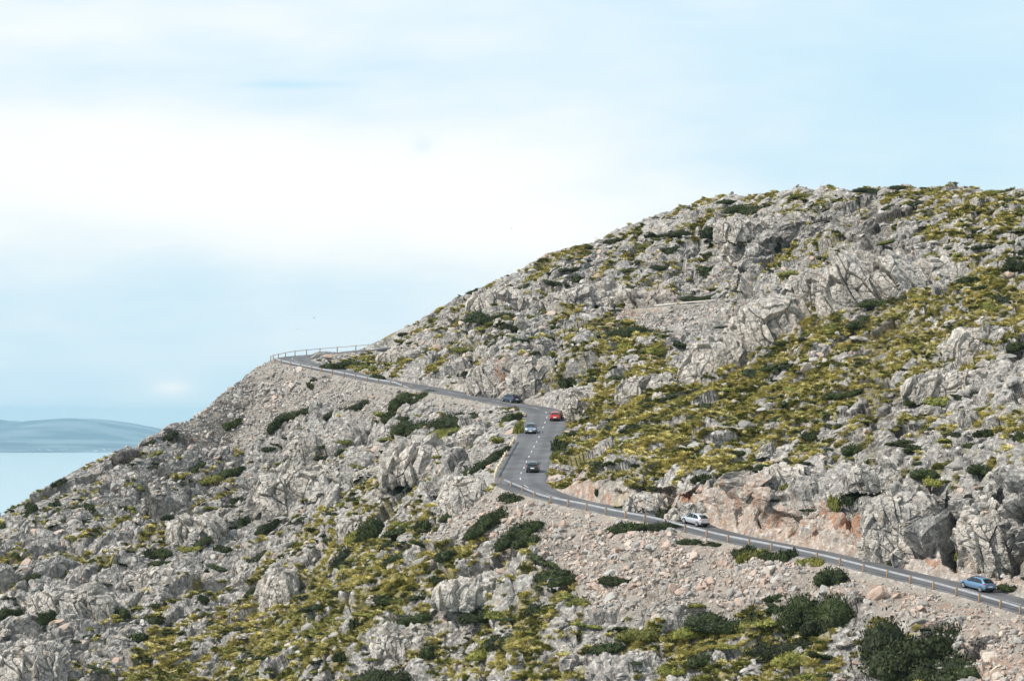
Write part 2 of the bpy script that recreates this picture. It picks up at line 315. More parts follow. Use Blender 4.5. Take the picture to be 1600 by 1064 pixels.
mg = mask(GR, ppx, ppy); mr_ = mask(RUB, ppx, ppy); mp_ = mask(PNK, ppx, ppy); mo = mask(ORN, ppx, ppy)
dR, zR, cyR, cxR = road_at(P0[:, 0], P0[:, 1])
nearside = sstep(.0, .4, (cyR-P0[:, 1])/np.maximum(dR, .1))
leftv = sstep(.1, .5, (cxR-P0[:, 0])/np.maximum(dR, .1))*(cyR > 405)*(cyR < 530)*(ppx < 850); nearside = np.maximum(nearside, leftv)
wrp = np.stack([perlin(P0*.23, 11), perlin(P0*.23+7.7, 12), perlin(P0*.23+3.3, 13)], 1)
Q = P0+wrp*1.6
# bedding dips to the left: rotate about Y, squeeze across the beds
ca, sa = math.cos(math.radians(28)), math.sin(math.radians(28))
Q = np.stack([(Q[:, 0]*ca+Q[:, 2]*sa)*.72, Q[:, 1]*.62, (-Q[:, 0]*sa+Q[:, 2]*ca)*1.25], 1)
w1 = worley(Q/7.5, 1, 1.6); w2 = worley(Q/2.9+3, 2, 1.5); w3 = worley(Q/1.15+9, 3, 1.3); w4 = worley(P0/.52+5, 4, 1.0)
big = fbm(P0/28, 20, 3); med = fbm(P0/9, 30, 2)
steep = 1-Nn[:, 2]; cliff = sstep(.25, .5, steep)*(1-mr_)
def relief(w, crack): return (w[2]-.5)+w[3]*1.2-crack*(1-sstep(0, .16, w[1]))
uv = np.stack([(.74*P0[:, 0]+.67*P0[:, 1])/9.5, (-.67*P0[:, 0]+.74*P0[:, 1])/2.9, P0[:, 2]/6], 1)
gclump = sstep(-.16, .2, fbm(uv, 41, 3)+(mg-.54)*1.05)
rocky = (1-.6*mg)*(1-.8*mr_)
amp = sstep(HW+.4, HW+3.5, dR); ampn = np.where(nearside > .5, sstep(HW+.2, HW+9, dR), amp)
inb = sstep(0, 1, 1-np.hypot((ppx-795)/50, (ppy-640)/28)); ampn = ampn*(1-.8*inb); ampn = np.where((cyR > 560) & (cxR > 5), sstep(HW, HW+2.5, dR), ampn)
disp = rocky*(big*1.5+med*1.1+relief(w1, .45)*1.55)+(1-.45*mg)*(1-.75*mr_)*relief(w2, .55)*.8+(1-.3*mg)*relief(w3, .45)*.25+relief(w4, .2)*.09
bd = -.47*P0[:, 0]+.88*P0[:, 2]+.30*P0[:, 1]+wrp[:, 0]*1.1+.5*wrp[:, 1]; lm = sstep(-.2, .2, fbm(P0/11, 61, 2)+.08)
saw = lambda t: (t % 1)-sstep(.68, 1, t % 1)-.38
disp += rocky*(lm*saw(bd/3.4+.5*(w1[2]-.5))*1.25+(.4+.6*lm)*saw(bd/1.1+.5*(w2[2]-.5))*.42)
disp += mp_*cliff*(relief(w1, .5)*.7+relief(w2, .6)*.9+relief(w3, .6)*.4)
disp += cliff*(relief(w2, .5)*.5+relief(w1, .5)*.6)
sil_w = sstep(0, 60, ppy-np.interp(ppx, pxs, sil_y)); disp *= (.4+.6*sil_w)
disp = disp*ampn-(1-ampn)*.02
for ax, ay, bx, by, wd_, dp_ in ((1478, 795, 1484, 898, 13, 7.0), (1046, 775, 1042, 812, 13, 3.5), (1322, 800, 1330, 830, 5, 1.2), (1180, 800, 1200, 860, 4, 1.0), (1120, 790, 1140, 845, 4, .8), (905, 770, 915, 790, 3, .8), (1565, 830, 1560, 900, 6, 2.0)):
    t_ = np.clip(((ppx-ax)*(bx-ax)+(ppy-ay)*(by-ay))/((bx-ax)**2+(by-ay)**2), 0, 1); q_ = np.hypot(ppx-ax-t_*(bx-ax)+1.5*np.sin(ppy*.3), ppy-ay-t_*(by-ay)); disp -= dp_*(1-sstep(.4, 1, q_/wd_))*sstep(HW+.8, HW+2, dR)
onroad = dR < HW+.5; disp[onroad] = -.03
dirn = Nn.copy(); flat = (1-cliff)[:, None]*.5; dirn = dirn*(1-flat)+np.array([0, 0, 1])*flat; dirn /= np.linalg.norm(dirn, axis=1)[:, None]
P1 = P0+dirn*disp[:, None]
P1 = P1.astype(np.float32); P1g = P1.reshape(NR+NB, NC, 3)
i = np.arange(NR+NB-1)[:, None]*NC+np.arange(NC-1)[None]; FC = np.stack([i, i+1, i+NC+1, i+NC], -1).reshape(-1, 4)

# ---------------------------------------------------------------- materials
class Mat:
    def __init__(s, name, rough=.8, spec=.3):
        s.m = bpy.data.materials.new(name); s.m.use_nodes = True; s.t = s.m.node_tree; s.t.nodes.clear()
        s.o = s.n('ShaderNodeOutputMaterial'); s.b = s.n('ShaderNodeBsdfPrincipled'); s.l(s.b.outputs[0], s.o.inputs[0])
        s.b.inputs['Roughness'].default_value = rough; s.b.inputs['Specular IOR Level'].default_value = spec
    def n(s, t, **k):
        n = s.t.nodes.new(t)
        for a, b in k.items(): setattr(n, a, b)
        return n
    def l(s, a, b): s.t.links.new(a, b)
    def set(s, sock, v):
        if isinstance(v, (int, float)): sock.default_value = v
        elif isinstance(v, tuple): sock.default_value = v if len(v) == 4 else v+(1,)
        else: s.l(v, sock)
    def math(s, op, a, b=0, c=None, clamp=False):
        n = s.n('ShaderNodeMath', operation=op, use_clamp=clamp); s.set(n.inputs[0], a); s.set(n.inputs[1], b)
        if c is not None: s.set(n.inputs[2], c)
        return n.outputs[0]
    def attr(s, name): return s.n('ShaderNodeAttribute', attribute_name=name).outputs['Fac']
    def pos(s): return s.n('ShaderNodeNewGeometry').outputs['Position']
    def obj(s): return s.n('ShaderNodeTexCoord').outputs['Object']
    def noise(s, v, scale, detail=4, rough=.55, out=0):
        n = s.n('ShaderNodeTexNoise'); s.l(v, n.inputs['Vector']); n.inputs['Scale'].default_value = scale; n.inputs['Detail'].default_value = detail; n.inputs['Roughness'].default_value = rough; return n.outputs[out]
    def vor(s, v, scale, feature='F1', out='Distance'):
        n = s.n('ShaderNodeTexVoronoi', feature=feature); s.l(v, n.inputs['Vector']); n.inputs['Scale'].default_value = scale; return n.outputs[out]
    def mr(s, v, a, b, c=0, d=1):
        n = s.n('ShaderNodeMapRange', interpolation_type='SMOOTHSTEP'); s.set(n.inputs[0], v)
        for k, x in enumerate((a, b, c, d)): n.inputs[k+1].default_value = x
        return n.outputs[0]
    def mix(s, f, a, b, mode='MIX'):
        n = s.n('ShaderNodeMix', data_type='RGBA', blend_type=mode); s.set(n.inputs[0], f); s.set(n.inputs[6], a); s.set(n.inputs[7], b); return n.outputs[2]
    def grey(s, v):
        n = s.n('ShaderNodeCombineColor')
        for k in range(3): s.l(v, n.inputs[k])
        return n.outputs[0]
    def bump(s, h, dist, strength=1):
        n = s.n('ShaderNodeBump'); s.l(h, n.inputs['Height']); n.inputs['Distance'].default_value = dist; n.inputs['Strength'].default_value = strength; s.l(n.outputs[0], s.b.inputs['Normal'])
    def col(s, c): s.set(s.b.inputs['Base Color'], c)

def plain(name, c, rough=.6, metal=0, spec=.4, coat=0, var=.12, vs=3):
    k = Mat(name, rough, spec); k.b.inputs['Metallic'].default_value = metal; k.b.inputs['Coat Weight'].default_value = coat
    k.b.inputs['Coat Roughness'].default_value = .05
    f = k.mr(k.noise(k.obj(), vs, 4), .25, .75, 1-var, 1+var); k.col(k.mix(1, tuple(c), k.grey(f), 'MULTIPLY')); return k.m

def rock_mat(name, terrain):
    k = Mat(name, .9, .15); p = k.pos()
    n1 = k.noise(p, .22, 5, .6); n2 = k.noise(p, 1.6, 6, .65); n3 = k.noise(p, 9, 4, .6)
    c = k.mix(k.mr(n1, .35, .65), (0.235, 0.222, 0.208) if terrain else (.34, .318, .292), (0.30, 0.277, 0.255) if terrain else (.46, .415, .37))
    c = k.mix(k.mr(n2, .45, .72), c, (0.58, 0.545, 0.50))
    c = k.mix(k.mr(k.noise(p, .9, 5, .7), .50 if terrain else .56, .66, 0, .8 if terrain else .5), c, (0.143, 0.139, 0.139))            # grey lichen
    c = k.mix(k.mr(k.noise(p, .5, 4, .6), .60, .70, 0, .55), c, (.42, .32, .23))              # ochre stain
    v = k.vor(p, 1.9, 'F1', 'Color'); sv = k.n('ShaderNodeSeparateColor'); k.l(v, sv.inputs[0])
    c = k.mix(1, c, k.grey(k.mr(sv.outputs[0], 0, 1, .70, 1.22)), 'MULTIPLY')
    c = k.mix(1, c, k.grey(k.mr(n3, .3, .7, .74, 1.16)), 'MULTIPLY')
    mp2 = k.n('ShaderNodeMapping'); mp2.inputs['Scale'].default_value = (1, 1, .28); k.l(p, mp2.inputs['Vector']); stk = k.noise(mp2.outputs[0], 1.3, 5, .65)
    if terrain:
        pk = k.attr('pnk'); orn = k.attr('orn'); rub = k.attr('rub'); g = k.attr('grs')
        c = k.mix(k.math('MULTIPLY', pk, k.mr(k.noise(p, .35, 5, .65), .35, .65, .15, .85)), c, k.mix(k.mr(n2, .35, .65), (.36, .275, .22), (.52, .44, .375)))
        c = k.mix(k.math('MULTIPLY', pk, k.mr(stk, .51, .62, 0, .8)), c, (.31, .17, .105))
        c = k.mix(k.math('MULTIPLY', orn, k.mr(stk, .38, .6, .15, .95)), c, (.33, .15, .075))
        c = k.mix(k.math('MULTIPLY', rub, k.mr(n2, .3, .6, .35, .8)), c, (0.264, 0.232, 0.200))     # earth between the rubble
        soil = k.mix(k.mr(k.noise(p, .8, 4), .4, .6), (.17, .155, .05), (.30, .25, .11))
        c = k.mix(k.math('MULTIPLY', g, k.mr(n2, .35, .6, .6, 1)), c, soil)
    if not terrain: c = k.mix(k.mr(stk, .58, .68, 0, .5), c, (.36, .27, .20))
    k.col(c)
    h = k.math('ADD', k.math('MULTIPLY', k.vor(p, 2.2, 'DISTANCE_TO_EDGE'), .7), k.math('ADD', k.math('MULTIPLY', n2, .9), k.math('MULTIPLY', n3, .25)))
    k.bump(h, .24, .9)
    return k.m
M_ROCKT = rock_mat('limestone_hillside', True)
M_ROCK = rock_mat('limestone', False)
def stone_mat(name, a, b, d):
    k = Mat(name, .9, .15); p = k.pos(); oi = k.n('ShaderNodeObjectInfo').outputs['Random']
    c = k.mix(oi, a, b); c = k.mix(k.mr(k.noise(p, 3.5, 5, .65), .45, .7, 0, .7), c, d)
    c = k.mix(1, c, k.grey(k.mr(k.noise(p, 11, 4), .3, .7, .8, 1.15)), 'MULTIPLY'); k.col(c)
    k.bump(k.noise(p, 5, 5, .6), .12, .8); return k.m
M_ST = stone_mat('grey_stone', (0.27, 0.255, 0.24), (0.493, 0.459, 0.421), (0.184, 0.180, 0.176))
M_STP = stone_mat('buff_stone', (0.43, 0.305, 0.245), (0.527, 0.459, 0.399), (0.323, 0.255, 0.204))
def leaf_mat(name, a, b, c_, sc=.35):
    k = Mat(name, .65, .25); p = k.pos(); oi = k.n('ShaderNodeObjectInfo').outputs['Random']
    c = k.mix(k.mr(k.noise(p, sc, 4, .6), .35, .65), a, b); c = k.mix(k.mr(k.noise(p, 2.6, 4), .47, .66, 0, .85), c, c_)
    c = k.mix(1, c, k.grey(k.mr(oi, 0, 1, .75, 1.25)), 'MULTIPLY'); k.col(c)
    k.b.inputs['Subsurface Weight'].default_value = 0
    return k.m
M_LEAF = leaf_mat('dark_evergreen_leaves', (.011, .018, .006), (.026, .038, .010), (.060, .070, .018))
M_LEAF2 = leaf_mat('olive_leaves', (.09, .105, .022), (.16, .16, .035), (.26, .23, .05))
M_DEAD = leaf_mat('dead_grey_twigs', (.10, .09, .085), (.15, .13, .12), (.20, .17, .15))
M_GRASS = leaf_mat('tussock_grass', (.42, .365, .12), (.58, .49, .18), (.26, .25, .08), .12)
M_STEM = plain('woody_stem', (.09, .07, .05), .9)

at = dict(pnk=mp_, orn=mo*(ampn > .1), rub=mr_*(1-cliff), grs=(gclump*(1-cliff*.8)*(1-mr_)*sstep(0, .25, mg)*sstep(-.25, .15, -w2[3]+.1)))
terr = tag(mesh_np('hillside', P1, FC, [M_ROCKT], False, at), kind='structure')

# lowland under the hill and out of frame, so that the ground carries on
# ---------------------------------------------------------------- sea, far coast, haze
k = Mat('sea_water', .12, .5); k.b.inputs['IOR'].default_value = 1.33
k.col((.30, .42, .47)); pp = k.pos()
h = k.math('ADD', k.noise(pp, .05, 4, .6), k.math('MULTIPLY', k.noise(pp, .3, 3, .6), .25)); k.bump(h, 1.0, .12)
k.b.inputs['Roughness'].default_value = .16
M_SEA = k.m
n_ = 40; xs = np.linspace(-1, 1, n_)**3*60000; ys = np.linspace(0, 1, n_)**2*62000-1500; a, b = np.meshgrid(xs, ys)
ii = np.arange(n_-1)[:, None]*n_+np.arange(n_-1)[None]
sea = tag(mesh_np('sea', np.stack([a.ravel(), b.ravel(), np.full(a.size, -CAMZ)], 1), np.stack([ii, ii+1, ii+n_+1, ii+n_], -1).reshape(-1, 4), [M_SEA]), kind='structure')

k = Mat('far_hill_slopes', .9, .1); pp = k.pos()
c = k.mix(k.mr(k.noise(pp, .0012, 6, .6), .4, .6), (.08, .13, .17), (.19, .24, .28)); k.col(c); M_FAR = k.m  # pale blue of distant haze is partly put into these slope colours
def far_ridge(name, prof, Y0, Y1, seed):
    """a coastal range: shore at Y0, crest at Y1, its crest heights read from the photograph's skyline"""
    xs = np.arange(-7600, 4000, 45.) ; nv = 90; t = np.linspace(0, 1.7, nv); X, T = np.meshgrid(xs, t)
    Yv = Y0+T*(Y1-Y0); prof = np.array(prof, float); px = 800+F*X/Yv
    crest = (HOR-np.interp(800+F*X/Y1, prof[:, 0], prof[:, 1]))/F*Y1+CAMZ
    P = np.stack([X.ravel(), Yv.ravel(), np.zeros(X.size)], 1)
    nz = fbm(P/1500, seed, 5).reshape(X.shape); f = np.where(T < 1, sstep(0, 1, T)**1.2, 1-sstep(1, 1.7, T))
    Z = crest*f*(1+.35*nz*np.abs(1-np.abs(T-1))*(T < .93))+14*sstep(0, .03, T)-2-CAMZ
    ii = np.arange(nv-1)[:, None]*len(xs)+np.arange(len(xs)-1)[None]
    return tag(mesh_np(name, np.stack([X, Yv, Z], -1).reshape(-1, 3), np.stack([ii, ii+1, ii+len(xs)+1, ii+len(xs)], -1).reshape(-1, 4), [M_FAR], True), kind='structure')
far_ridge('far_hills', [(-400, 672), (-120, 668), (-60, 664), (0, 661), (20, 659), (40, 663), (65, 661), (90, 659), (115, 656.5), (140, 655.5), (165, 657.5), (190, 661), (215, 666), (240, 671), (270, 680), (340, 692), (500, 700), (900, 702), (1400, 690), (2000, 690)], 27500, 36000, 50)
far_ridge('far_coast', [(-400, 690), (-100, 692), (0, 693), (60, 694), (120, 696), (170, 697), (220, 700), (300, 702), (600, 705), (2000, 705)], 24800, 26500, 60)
# pale houses along the far shore
M_WHITE = plain('white_render', (.62, .60, .57), .8)
def far_houses():
    V = []; Fq = []
    r = np.random.default_rng(3)
    for j in range(28):
        x = r.choice([-3950, -3420, -3100])+r.normal(0, 130); Y = 24900+r.uniform(0, 900)**1; wd = r.uniform(10, 30); dp = 14; hh = r.uniform(4, 8); z0 = -CAMZ+12+(Y-24900)*.012
        b = len(V)
        V += [(x+sx*wd/2, Y+sy*dp/2, z0+sz*hh) for sz in (0, 1) for sx, sy in ((-1, -1), (1, -1), (1, 1), (-1, 1))]
        Fq += [(b, b+1, b+5, b+4), (b+1, b+2, b+6, b+5), (b+2, b+3, b+7, b+6), (b+3, b, b+4, b+7), (b+4, b+5, b+6, b+7)]
    tag(mesh_np('far_shore_town', V, Fq, [M_WHITE]), 'scattered tiny white houses of a town along the far shore', 'town', kind='stuff')
far_houses()
hx = (-45000, 45000); hy = (-1400, 50000); hz = (-CAMZ-1.0-6, 120)
V = [(x, y, z) for z in hz for x, y in ((hx[0], hy[0]), (hx[1], hy[0]), (hx[1], hy[1]), (hx[0], hy[1]))]
hm = bpy.data.materials.new('haze_air'); hm.use_nodes = True; t_ = hm.node_tree; t_.nodes.clear()
ho = t_.nodes.new('ShaderNodeOutputMaterial'); pv = t_.nodes.new('ShaderNodeVolumePrincipled'); pv.inputs['Density'].default_value = 2.1e-5
pv.inputs['Color'].default_value = (.50, .83, 1, 1); pv.inputs['Anisotropy'].default_value = .0; t_.links.new(pv.outputs[0], ho.inputs['Volume'])
haze = tag(mesh_np('haze', V, [(3, 2, 1, 0), (4, 5, 6, 7), (0, 1, 5, 4), (1, 2, 6, 5), (2, 3, 7, 6), (3, 0, 4, 7)], [hm]), kind='stuff')

# ---------------------------------------------------------------- road, markings
k = Mat('asphalt', .85, .3); p = k.pos()
c = k.mix(k.mr(k.noise(p, .25, 4), .35, .65), (0.100, 0.100, 0.106), (0.140, 0.139, 0.144)); c = k.mix(1, c, k.grey(k.mr(k.noise(p, 12, 3), .3, .7, .85, 1.15)), 'MULTIPLY')
u = k.attr('lane'); tr = k.mr(k.math('ABSOLUTE', k.math('SUBTRACT', k.math('ABSOLUTE', u), .5)), .05, .3, .0, 1)
c = k.mix(1, c, k.grey(k.mr(tr, 0, 1, .86, 1.04)), 'MULTIPLY')
c = k.mix(k.mr(k.noise(p, .16, 3), .58, .6, 0, .45), c, (.07, .07, .075)); k.col(c); k.bump(k.noise(p, 14, 3), .02, .5); M_ASPH = k.m
k = Mat('road_paint', .6, .4); k.col(k.mix(k.mr(k.noise(k.pos(), 6, 4, .7), .4, .6), (.74, .74, .72), (.42, .42, .42))); M_PAINT = k.m
def ribbon_frame(C):
    T = np.gradient(C, axis=0); T[:, 2] = 0; T /= np.linalg.norm(T, axis=1)[:, None]; return T, np.stack([T[:, 1], -T[:, 0], 0*T[:, 0]], 1)
def road(C, name):
    T, R = ribbon_frame(C); us = np.array([-1.12, -1.1, -.98, -.75, -.5, -.25, 0, .25, .5, .75, .98, 1.1, 1.12]); dz = [-.5, -.06]+[0]*9+[-.06, -.5]
    jig = .12*np.sin(np.arange(len(C))*.13)
    V = []; U = []
    for c, r, j in zip(C, R, jig):
        for u_, z_ in zip(us, dz): V.append(c+r*(u_*(HW-.1)+(j if abs(u_) > .8 else 0))+np.array([0, 0, z_])); U.append(u_)
    m = len(us); ii = np.arange(len(C)-1)[:, None]*m+np.arange(m-1)[None]
    return tag(mesh_np(name, V, np.stack([ii, ii+1, ii+m+1, ii+m], -1).reshape(-1, 4), [M_ASPH], False, dict(lane=np.array(U))), kind='structure')
road(CEN, 'road'); road(CUP, 'upper_road')
def markings():
    T, R = ribbon_frame(CEN); s = np.r_[0, np.cumsum(np.linalg.norm(np.diff(CEN, axis=0), axis=1))]; V = []; Fq = []
    def strip(sa, sb, off, wd):
        q = np.linspace(sa, sb, max(2, int((sb-sa)/.5)+1)); b = len(V)
        for x in q:
            c = np.array([np.interp(x, s, CEN[:, k]) for k in range(3)]); r = np.array([np.interp(x, s, R[:, k]) for k in range(3)])
            V.append(c+r*(off-wd/2)+[0, 0, .02]); V.append(c+r*(off+wd/2)+[0, 0, .02])
        for j in range(len(q)-1): Fq.append((b+2*j, b+2*j+1, b+2*j+3, b+2*j+2))
    # first dash of the climbing straight fixes the phase
    j0 = int(np.argmin(np.hypot(*(CEN[:, :2]-pt(813, 748, 408.5)[:2]).T))); x = s[j0] % 7.5
    while x < s[-1]-3: strip(x-1.3, x+1.3, 0, .13) if x > 1.4 else None; x += 7.5
    tag(mesh_np('road_markings', V, Fq, [M_PAINT]), kind='structure')
markings()

# ---------------------------------------------------------------- guardrails: timber posts, pale beam
def wood(name, a, b):
    k = Mat(name, .85, .2); k.col(k.mix(k.mr(k.noise(k.obj(), 5, 5, .7), .35, .65), a, b)); return k.m
M_POST = wood('weathered_post', (.27, .165, .09), (.38, .26, .16)); M_BEAM = plain('galvanised_beam', (.40, .41, .43), .5, .3, .5, 0, .15, 1.5); M_BEAMW = wood('cream_timber_beam', (.62, .50, .34), (.74, .64, .48))
M_BEAMG = wood('grey_timber_beam', (.55, .51, .45), (.68, .64, .58)); M_BOLT = plain('steel_bolt', (.35, .35, .36), .4, .8)
def cylinder(a, b, r0, r1, n=10):
    a = np.array(a, float); b = np.array(b, float); d = b-a; d /= np.linalg.norm(d); u = np.cross(d, [0, .3, 1] if abs(d[2]) < .9 else [1, 0, 0]); u /= np.linalg.norm(u); v = np.cross(d, u)
    an = np.arange(n)/n*2*np.pi; ring = np.outer(np.cos(an), u)+np.outer(np.sin(an), v)
    V = np.vstack([a+ring*r0, b-d*min(.03, r1*.3)+ring*r1, b+ring*r1*.7, [a], [b]]); Fq = []
    for i in range(n):
        j = (i+1) % n; Fq += [(i, j, n+j, n+i), (n+i, n+j, 2*n+j, 2*n+i), (j, i, 3*n, 3*n), (2*n+i, 2*n+j, 3*n+1, 3*n+1)]
    return V, [tuple(f) for f in Fq]
def poly_obj(name, V, Fl, mats, parent=None, smooth=False, mi=None):
    me = bpy.data.meshes.new(name); me.from_pydata([tuple(map(float, v)) for v in V], [], [tuple(dict.fromkeys(f)) for f in Fl])
    for m in mats: me.materials.append(m)
    if smooth: me.polygons.foreach_set('use_smooth', [True]*len(me.polygons))
    if mi is not None: me.polygons.foreach_set('material_index', mi)
    me.update(); o = bpy.data.objects.new(name, me); COL.objects.link(o)
    if parent: o.parent = parent
    return o
def fence(posts, label, beam, mpost=None, top=.82, bh=.22, inset=None, ends=(0, 0), group='low guardrails along the mountain road'):
    P = np.array(posts); root = empty('guardrail', P[0]); tag(root, label, 'guardrail', group); o0 = P[0]
    T = np.gradient(P, axis=0); T[:, 2] = 0; T /= np.linalg.norm(T, axis=1)[:, None]; R = np.stack([T[:, 1], -T[:, 0], 0*T[:, 0]], 1)
    if inset is None: inset = 1
    for j, p in enumerate(P):
        a = random.uniform(-.015, .015)
        V, Fl = cylinder(p-o0-[0, 0, .5], p-o0+[a, 0, top+.10+random.uniform(-.03, .03)], .10, .095, 10); poly_obj('post', V, Fl, [mpost or M_POST], root, True)
    # beam: a shallow W section, bolted to the road side of the posts
    C = spline([tuple(p) for p in P], .5); Tc, Rc = ribbon_frame(C)
    z = np.array([-.5, -.32, -.14, 0, .14, .32, .5, .5, .32, .14, 0, -.14, -.32, -.5])*bh; x = np.array([0, .07, .07, .02, .07, .07, 0, -.03, -.03, -.03, -.03, -.03, -.03, -.03])
    V = []; Fq = []; m = len(z); drop = np.zeros(len(C)); n = len(C)
    if ends[0]: drop[:12] = (1-np.arange(12)/12)*.75
    if ends[1]: drop[-12:] = (np.arange(12)/12)*.75
    for c, r, dz in zip(C, Rc, drop):
        for zz, xx in zip(z, x): V.append(c-o0+r*inset*(.11+.03+xx)+np.array([0, 0, top-.1+zz-dz]))
    for i in range(n-1):
        for q in range(m): Fq.append((i*m+q, i*m+(q+1) % m, (i+1)*m+(q+1) % m, (i+1)*m+q))
    poly_obj('beam', V, Fq+[tuple(range(m)), tuple((n-1)*m+np.arange(m))], [beam], root, True)
    return root
def edge_posts(sa, sb, off, step=4):
    """posts at the pavement edge, found by walking the centre line"""
    T, R = ribbon_frame(CEN); s = np.r_[0, np.cumsum(np.linalg.norm(np.diff(CEN, axis=0), axis=1))]; o = []
    for x in np.arange(sa, sb, step*(1 if sb > sa else -1)):
        c = np.array([np.interp(x, s, CEN[:, k]) for k in range(3)]); r = np.array([np.interp(x, s, R[:, k]) for k in range(3)]); r /= np.linalg.norm(r)
        o.append(c+r*off-[0, 0, .1])
    return o
def s_at(px, py, Y):
    s = np.r_[0, np.cumsum(np.linalg.norm(np.diff(CEN, axis=0), axis=1))]; return s[int(np.argmin(np.linalg.norm(CEN-pt(px, py, Y), axis=1)))]
fence(list(rail[::-1]), 'long low guardrail with tan timber posts edging the lower road, below the silver car', M_BEAM, inset=1, ends=(0, 0))
fence(edge_posts(s_at(813, 746, 409), s_at(839, 689, 462), -3.45), 'cream timber guardrail on the left verge of the climbing straight, beside the lower bend', M_BEAMW, mpost=M_BEAMW, bh=.3)
UR = [pt(*p) for p in ((643, 608.3, 544), (628, 606, 547), (610, 602.5, 550.3), (591, 599.5, 553.7), (573.6, 596.5, 557), (555, 592.5, 560.5), (537.5, 589, 564), (519, 585.5, 567.5), (502, 582.5, 571), (486, 579.3, 574.4), (469, 576, 577.8), (453, 572.5, 581.2), (439, 569, 584.6), (429, 566.5, 588))]
fence(UR, 'pale guardrail edging the upper road, above the large rubble slope on the left', M_BEAM, ends=(1, 0), bh=.26)
UF = [pt(*p) for p in ((423, 564, 591), (427, 561.5, 594.8), (435, 560, 598.3), (446, 557.5, 602), (461, 555, 605.5), (479, 553.3, 608.5), (500, 551.5, 610.8), (527, 549.2, 612.3), (556, 546.8, 613.6), (584, 544.2, 615))]
fence(UF, 'thin timber guardrail outlined against the sky around the topmost hairpin bend', M_BEAMG, bh=.16, top=.95)
UT = [tuple(pt(*p)) for p in ((1023, 483.5, 568), (1045, 481.5, 565), (1069, 479, 562.8), (1096, 477, 561), (1125, 474, 560))]
fence(UT, 'short guardrail on the small road bench high on the hillside, above rubble with orange earth', M_BEAMG, bh=.22)

# ---------------------------------------------------------------- loose stones, boulders, outcrops
def hull_stone(seed, n=16, flat=.7):
    r = np.random.default_rng(seed); v = r.normal(size=(n, 3)); v /= np.linalg.norm(v, axis=1)[:, None]; v *= r.uniform(.8, 1.1, (n, 1)); v[:, 2] *= flat
    bm = bmesh.new(); [bm.verts.new(p) for p in v]; bmesh.ops.convex_hull(bm, input=bm.verts)
    bm.verts.ensure_lookup_table(); 
    for q in [q for q in bm.verts if not q.link_faces]: bm.verts.remove(q)
    bmesh.ops.bevel(bm, geom=list(bm.edges), offset=.07, segments=1, affect='EDGES', profile=.5)
    bmesh.ops.recalc_face_normals(bm, faces=bm.faces)
    return bm
def proto(name, bm, mats):
    me = bpy.data.meshes.new(name); bm.to_mesh(me); bm.free(); [me.materials.append(m) for m in mats]; return bpy.data.objects.new(name, me)
def proto_np(name, V, Fq, mats): return mesh_np(name, V, Fq, mats, link=False)
def scatter(name, protos, P, rot, scale, idx, label, cat, kind='stuff'):
    """one object: a point per piece, a piece instanced on each point by geometry nodes"""
    col = bpy.data.collections.new(name+'_pieces')
    for p in protos: col.objects.link(p)
    o = mesh_np(name, P, np.zeros((0, 3), int)); me = o.data
    a = me.attributes.new('prot', 'FLOAT_VECTOR', 'POINT'); a.data.foreach_set('vector', np.asarray(rot, np.float32).ravel())
    a = me.attributes.new('pscl', 'FLOAT_VECTOR', 'POINT'); a.data.foreach_set('vector', np.asarray(scale, np.float32).ravel())
    a = me.attributes.new('pidx', 'INT', 'POINT'); a.data.foreach_set('value', np.asarray(idx, np.int32))
    g = bpy.data.node_groups.new(name+'_nodes', 'GeometryNodeTree'); g.interface.new_socket('Geometry', in_out='INPUT', socket_type='NodeSocketGeometry'); g.interface.new_socket('Geometry', in_out='OUTPUT', socket_type='NodeSocketGeometry')
    gi = g.nodes.new('NodeGroupInput'); go = g.nodes.new('NodeGroupOutput'); ip = g.nodes.new('GeometryNodeInstanceOnPoints'); ci = g.nodes.new('GeometryNodeCollectionInfo')
    ci.inputs[0].default_value = col; ci.inputs['Separate Children'].default_value = True; ci.inputs['Reset Children'].default_value = True
    def na(n, t): q = g.nodes.new('GeometryNodeInputNamedAttribute'); q.data_type = t; q.inputs[0].default_value = n; return [s for s in q.outputs if s.enabled and s.name == 'Attribute'][0]
    g.links.new(gi.outputs[0], ip.inputs['Points']); g.links.new(ci.outputs[0], ip.inputs['Instance']); ip.inputs['Pick Instance'].default_value = True
    g.links.new(na('pidx', 'INT'), ip.inputs['Instance Index']); g.links.new(na('prot', 'FLOAT_VECTOR'), ip.inputs['Rotation']); g.links.new(na('pscl', 'FLOAT_VECTOR'), ip.inputs['Scale'])
    g.links.new(ip.outputs[0], go.inputs[0]); md = o.modifiers.new('pieces', 'NODES'); md.node_group = g
    return tag(o, label, cat, kind=kind)

# candidates: vertices of the hillside that lie in or near the picture, weighted by the ground they stand for
Gr = P1g; dY = np.gradient(G[:, :, 1], axis=0); dX = np.gradient(G[:, :, 0], axis=1)
area = (dX*dY).ravel(); infr = (ppx > -120) & (ppx < 1880) & (ppy < 1090) & (np.arange(len(P1)) < NR*NC)
area = np.where(infr, np.abs(area), 0)
def pick(dens, r):
    lam = area*dens; n = int(r.poisson(lam.sum())); cs = np.cumsum(lam); return np.searchsorted(cs, r.uniform(0, cs[-1], n)).clip(0, len(P1)-1)
r = np.random.default_rng(21)
clear = sstep(HW+.35, HW+.6, dR)*(ampn+.8).clip(0, 1)*np.where((nearside > .5) & (dR < HW+1.5), .3, 1)
def rots(n, r, tip=.5): return np.stack([r.normal(0, tip, n), r.normal(0, tip, n), r.uniform(0, 6.28, n)], 1)
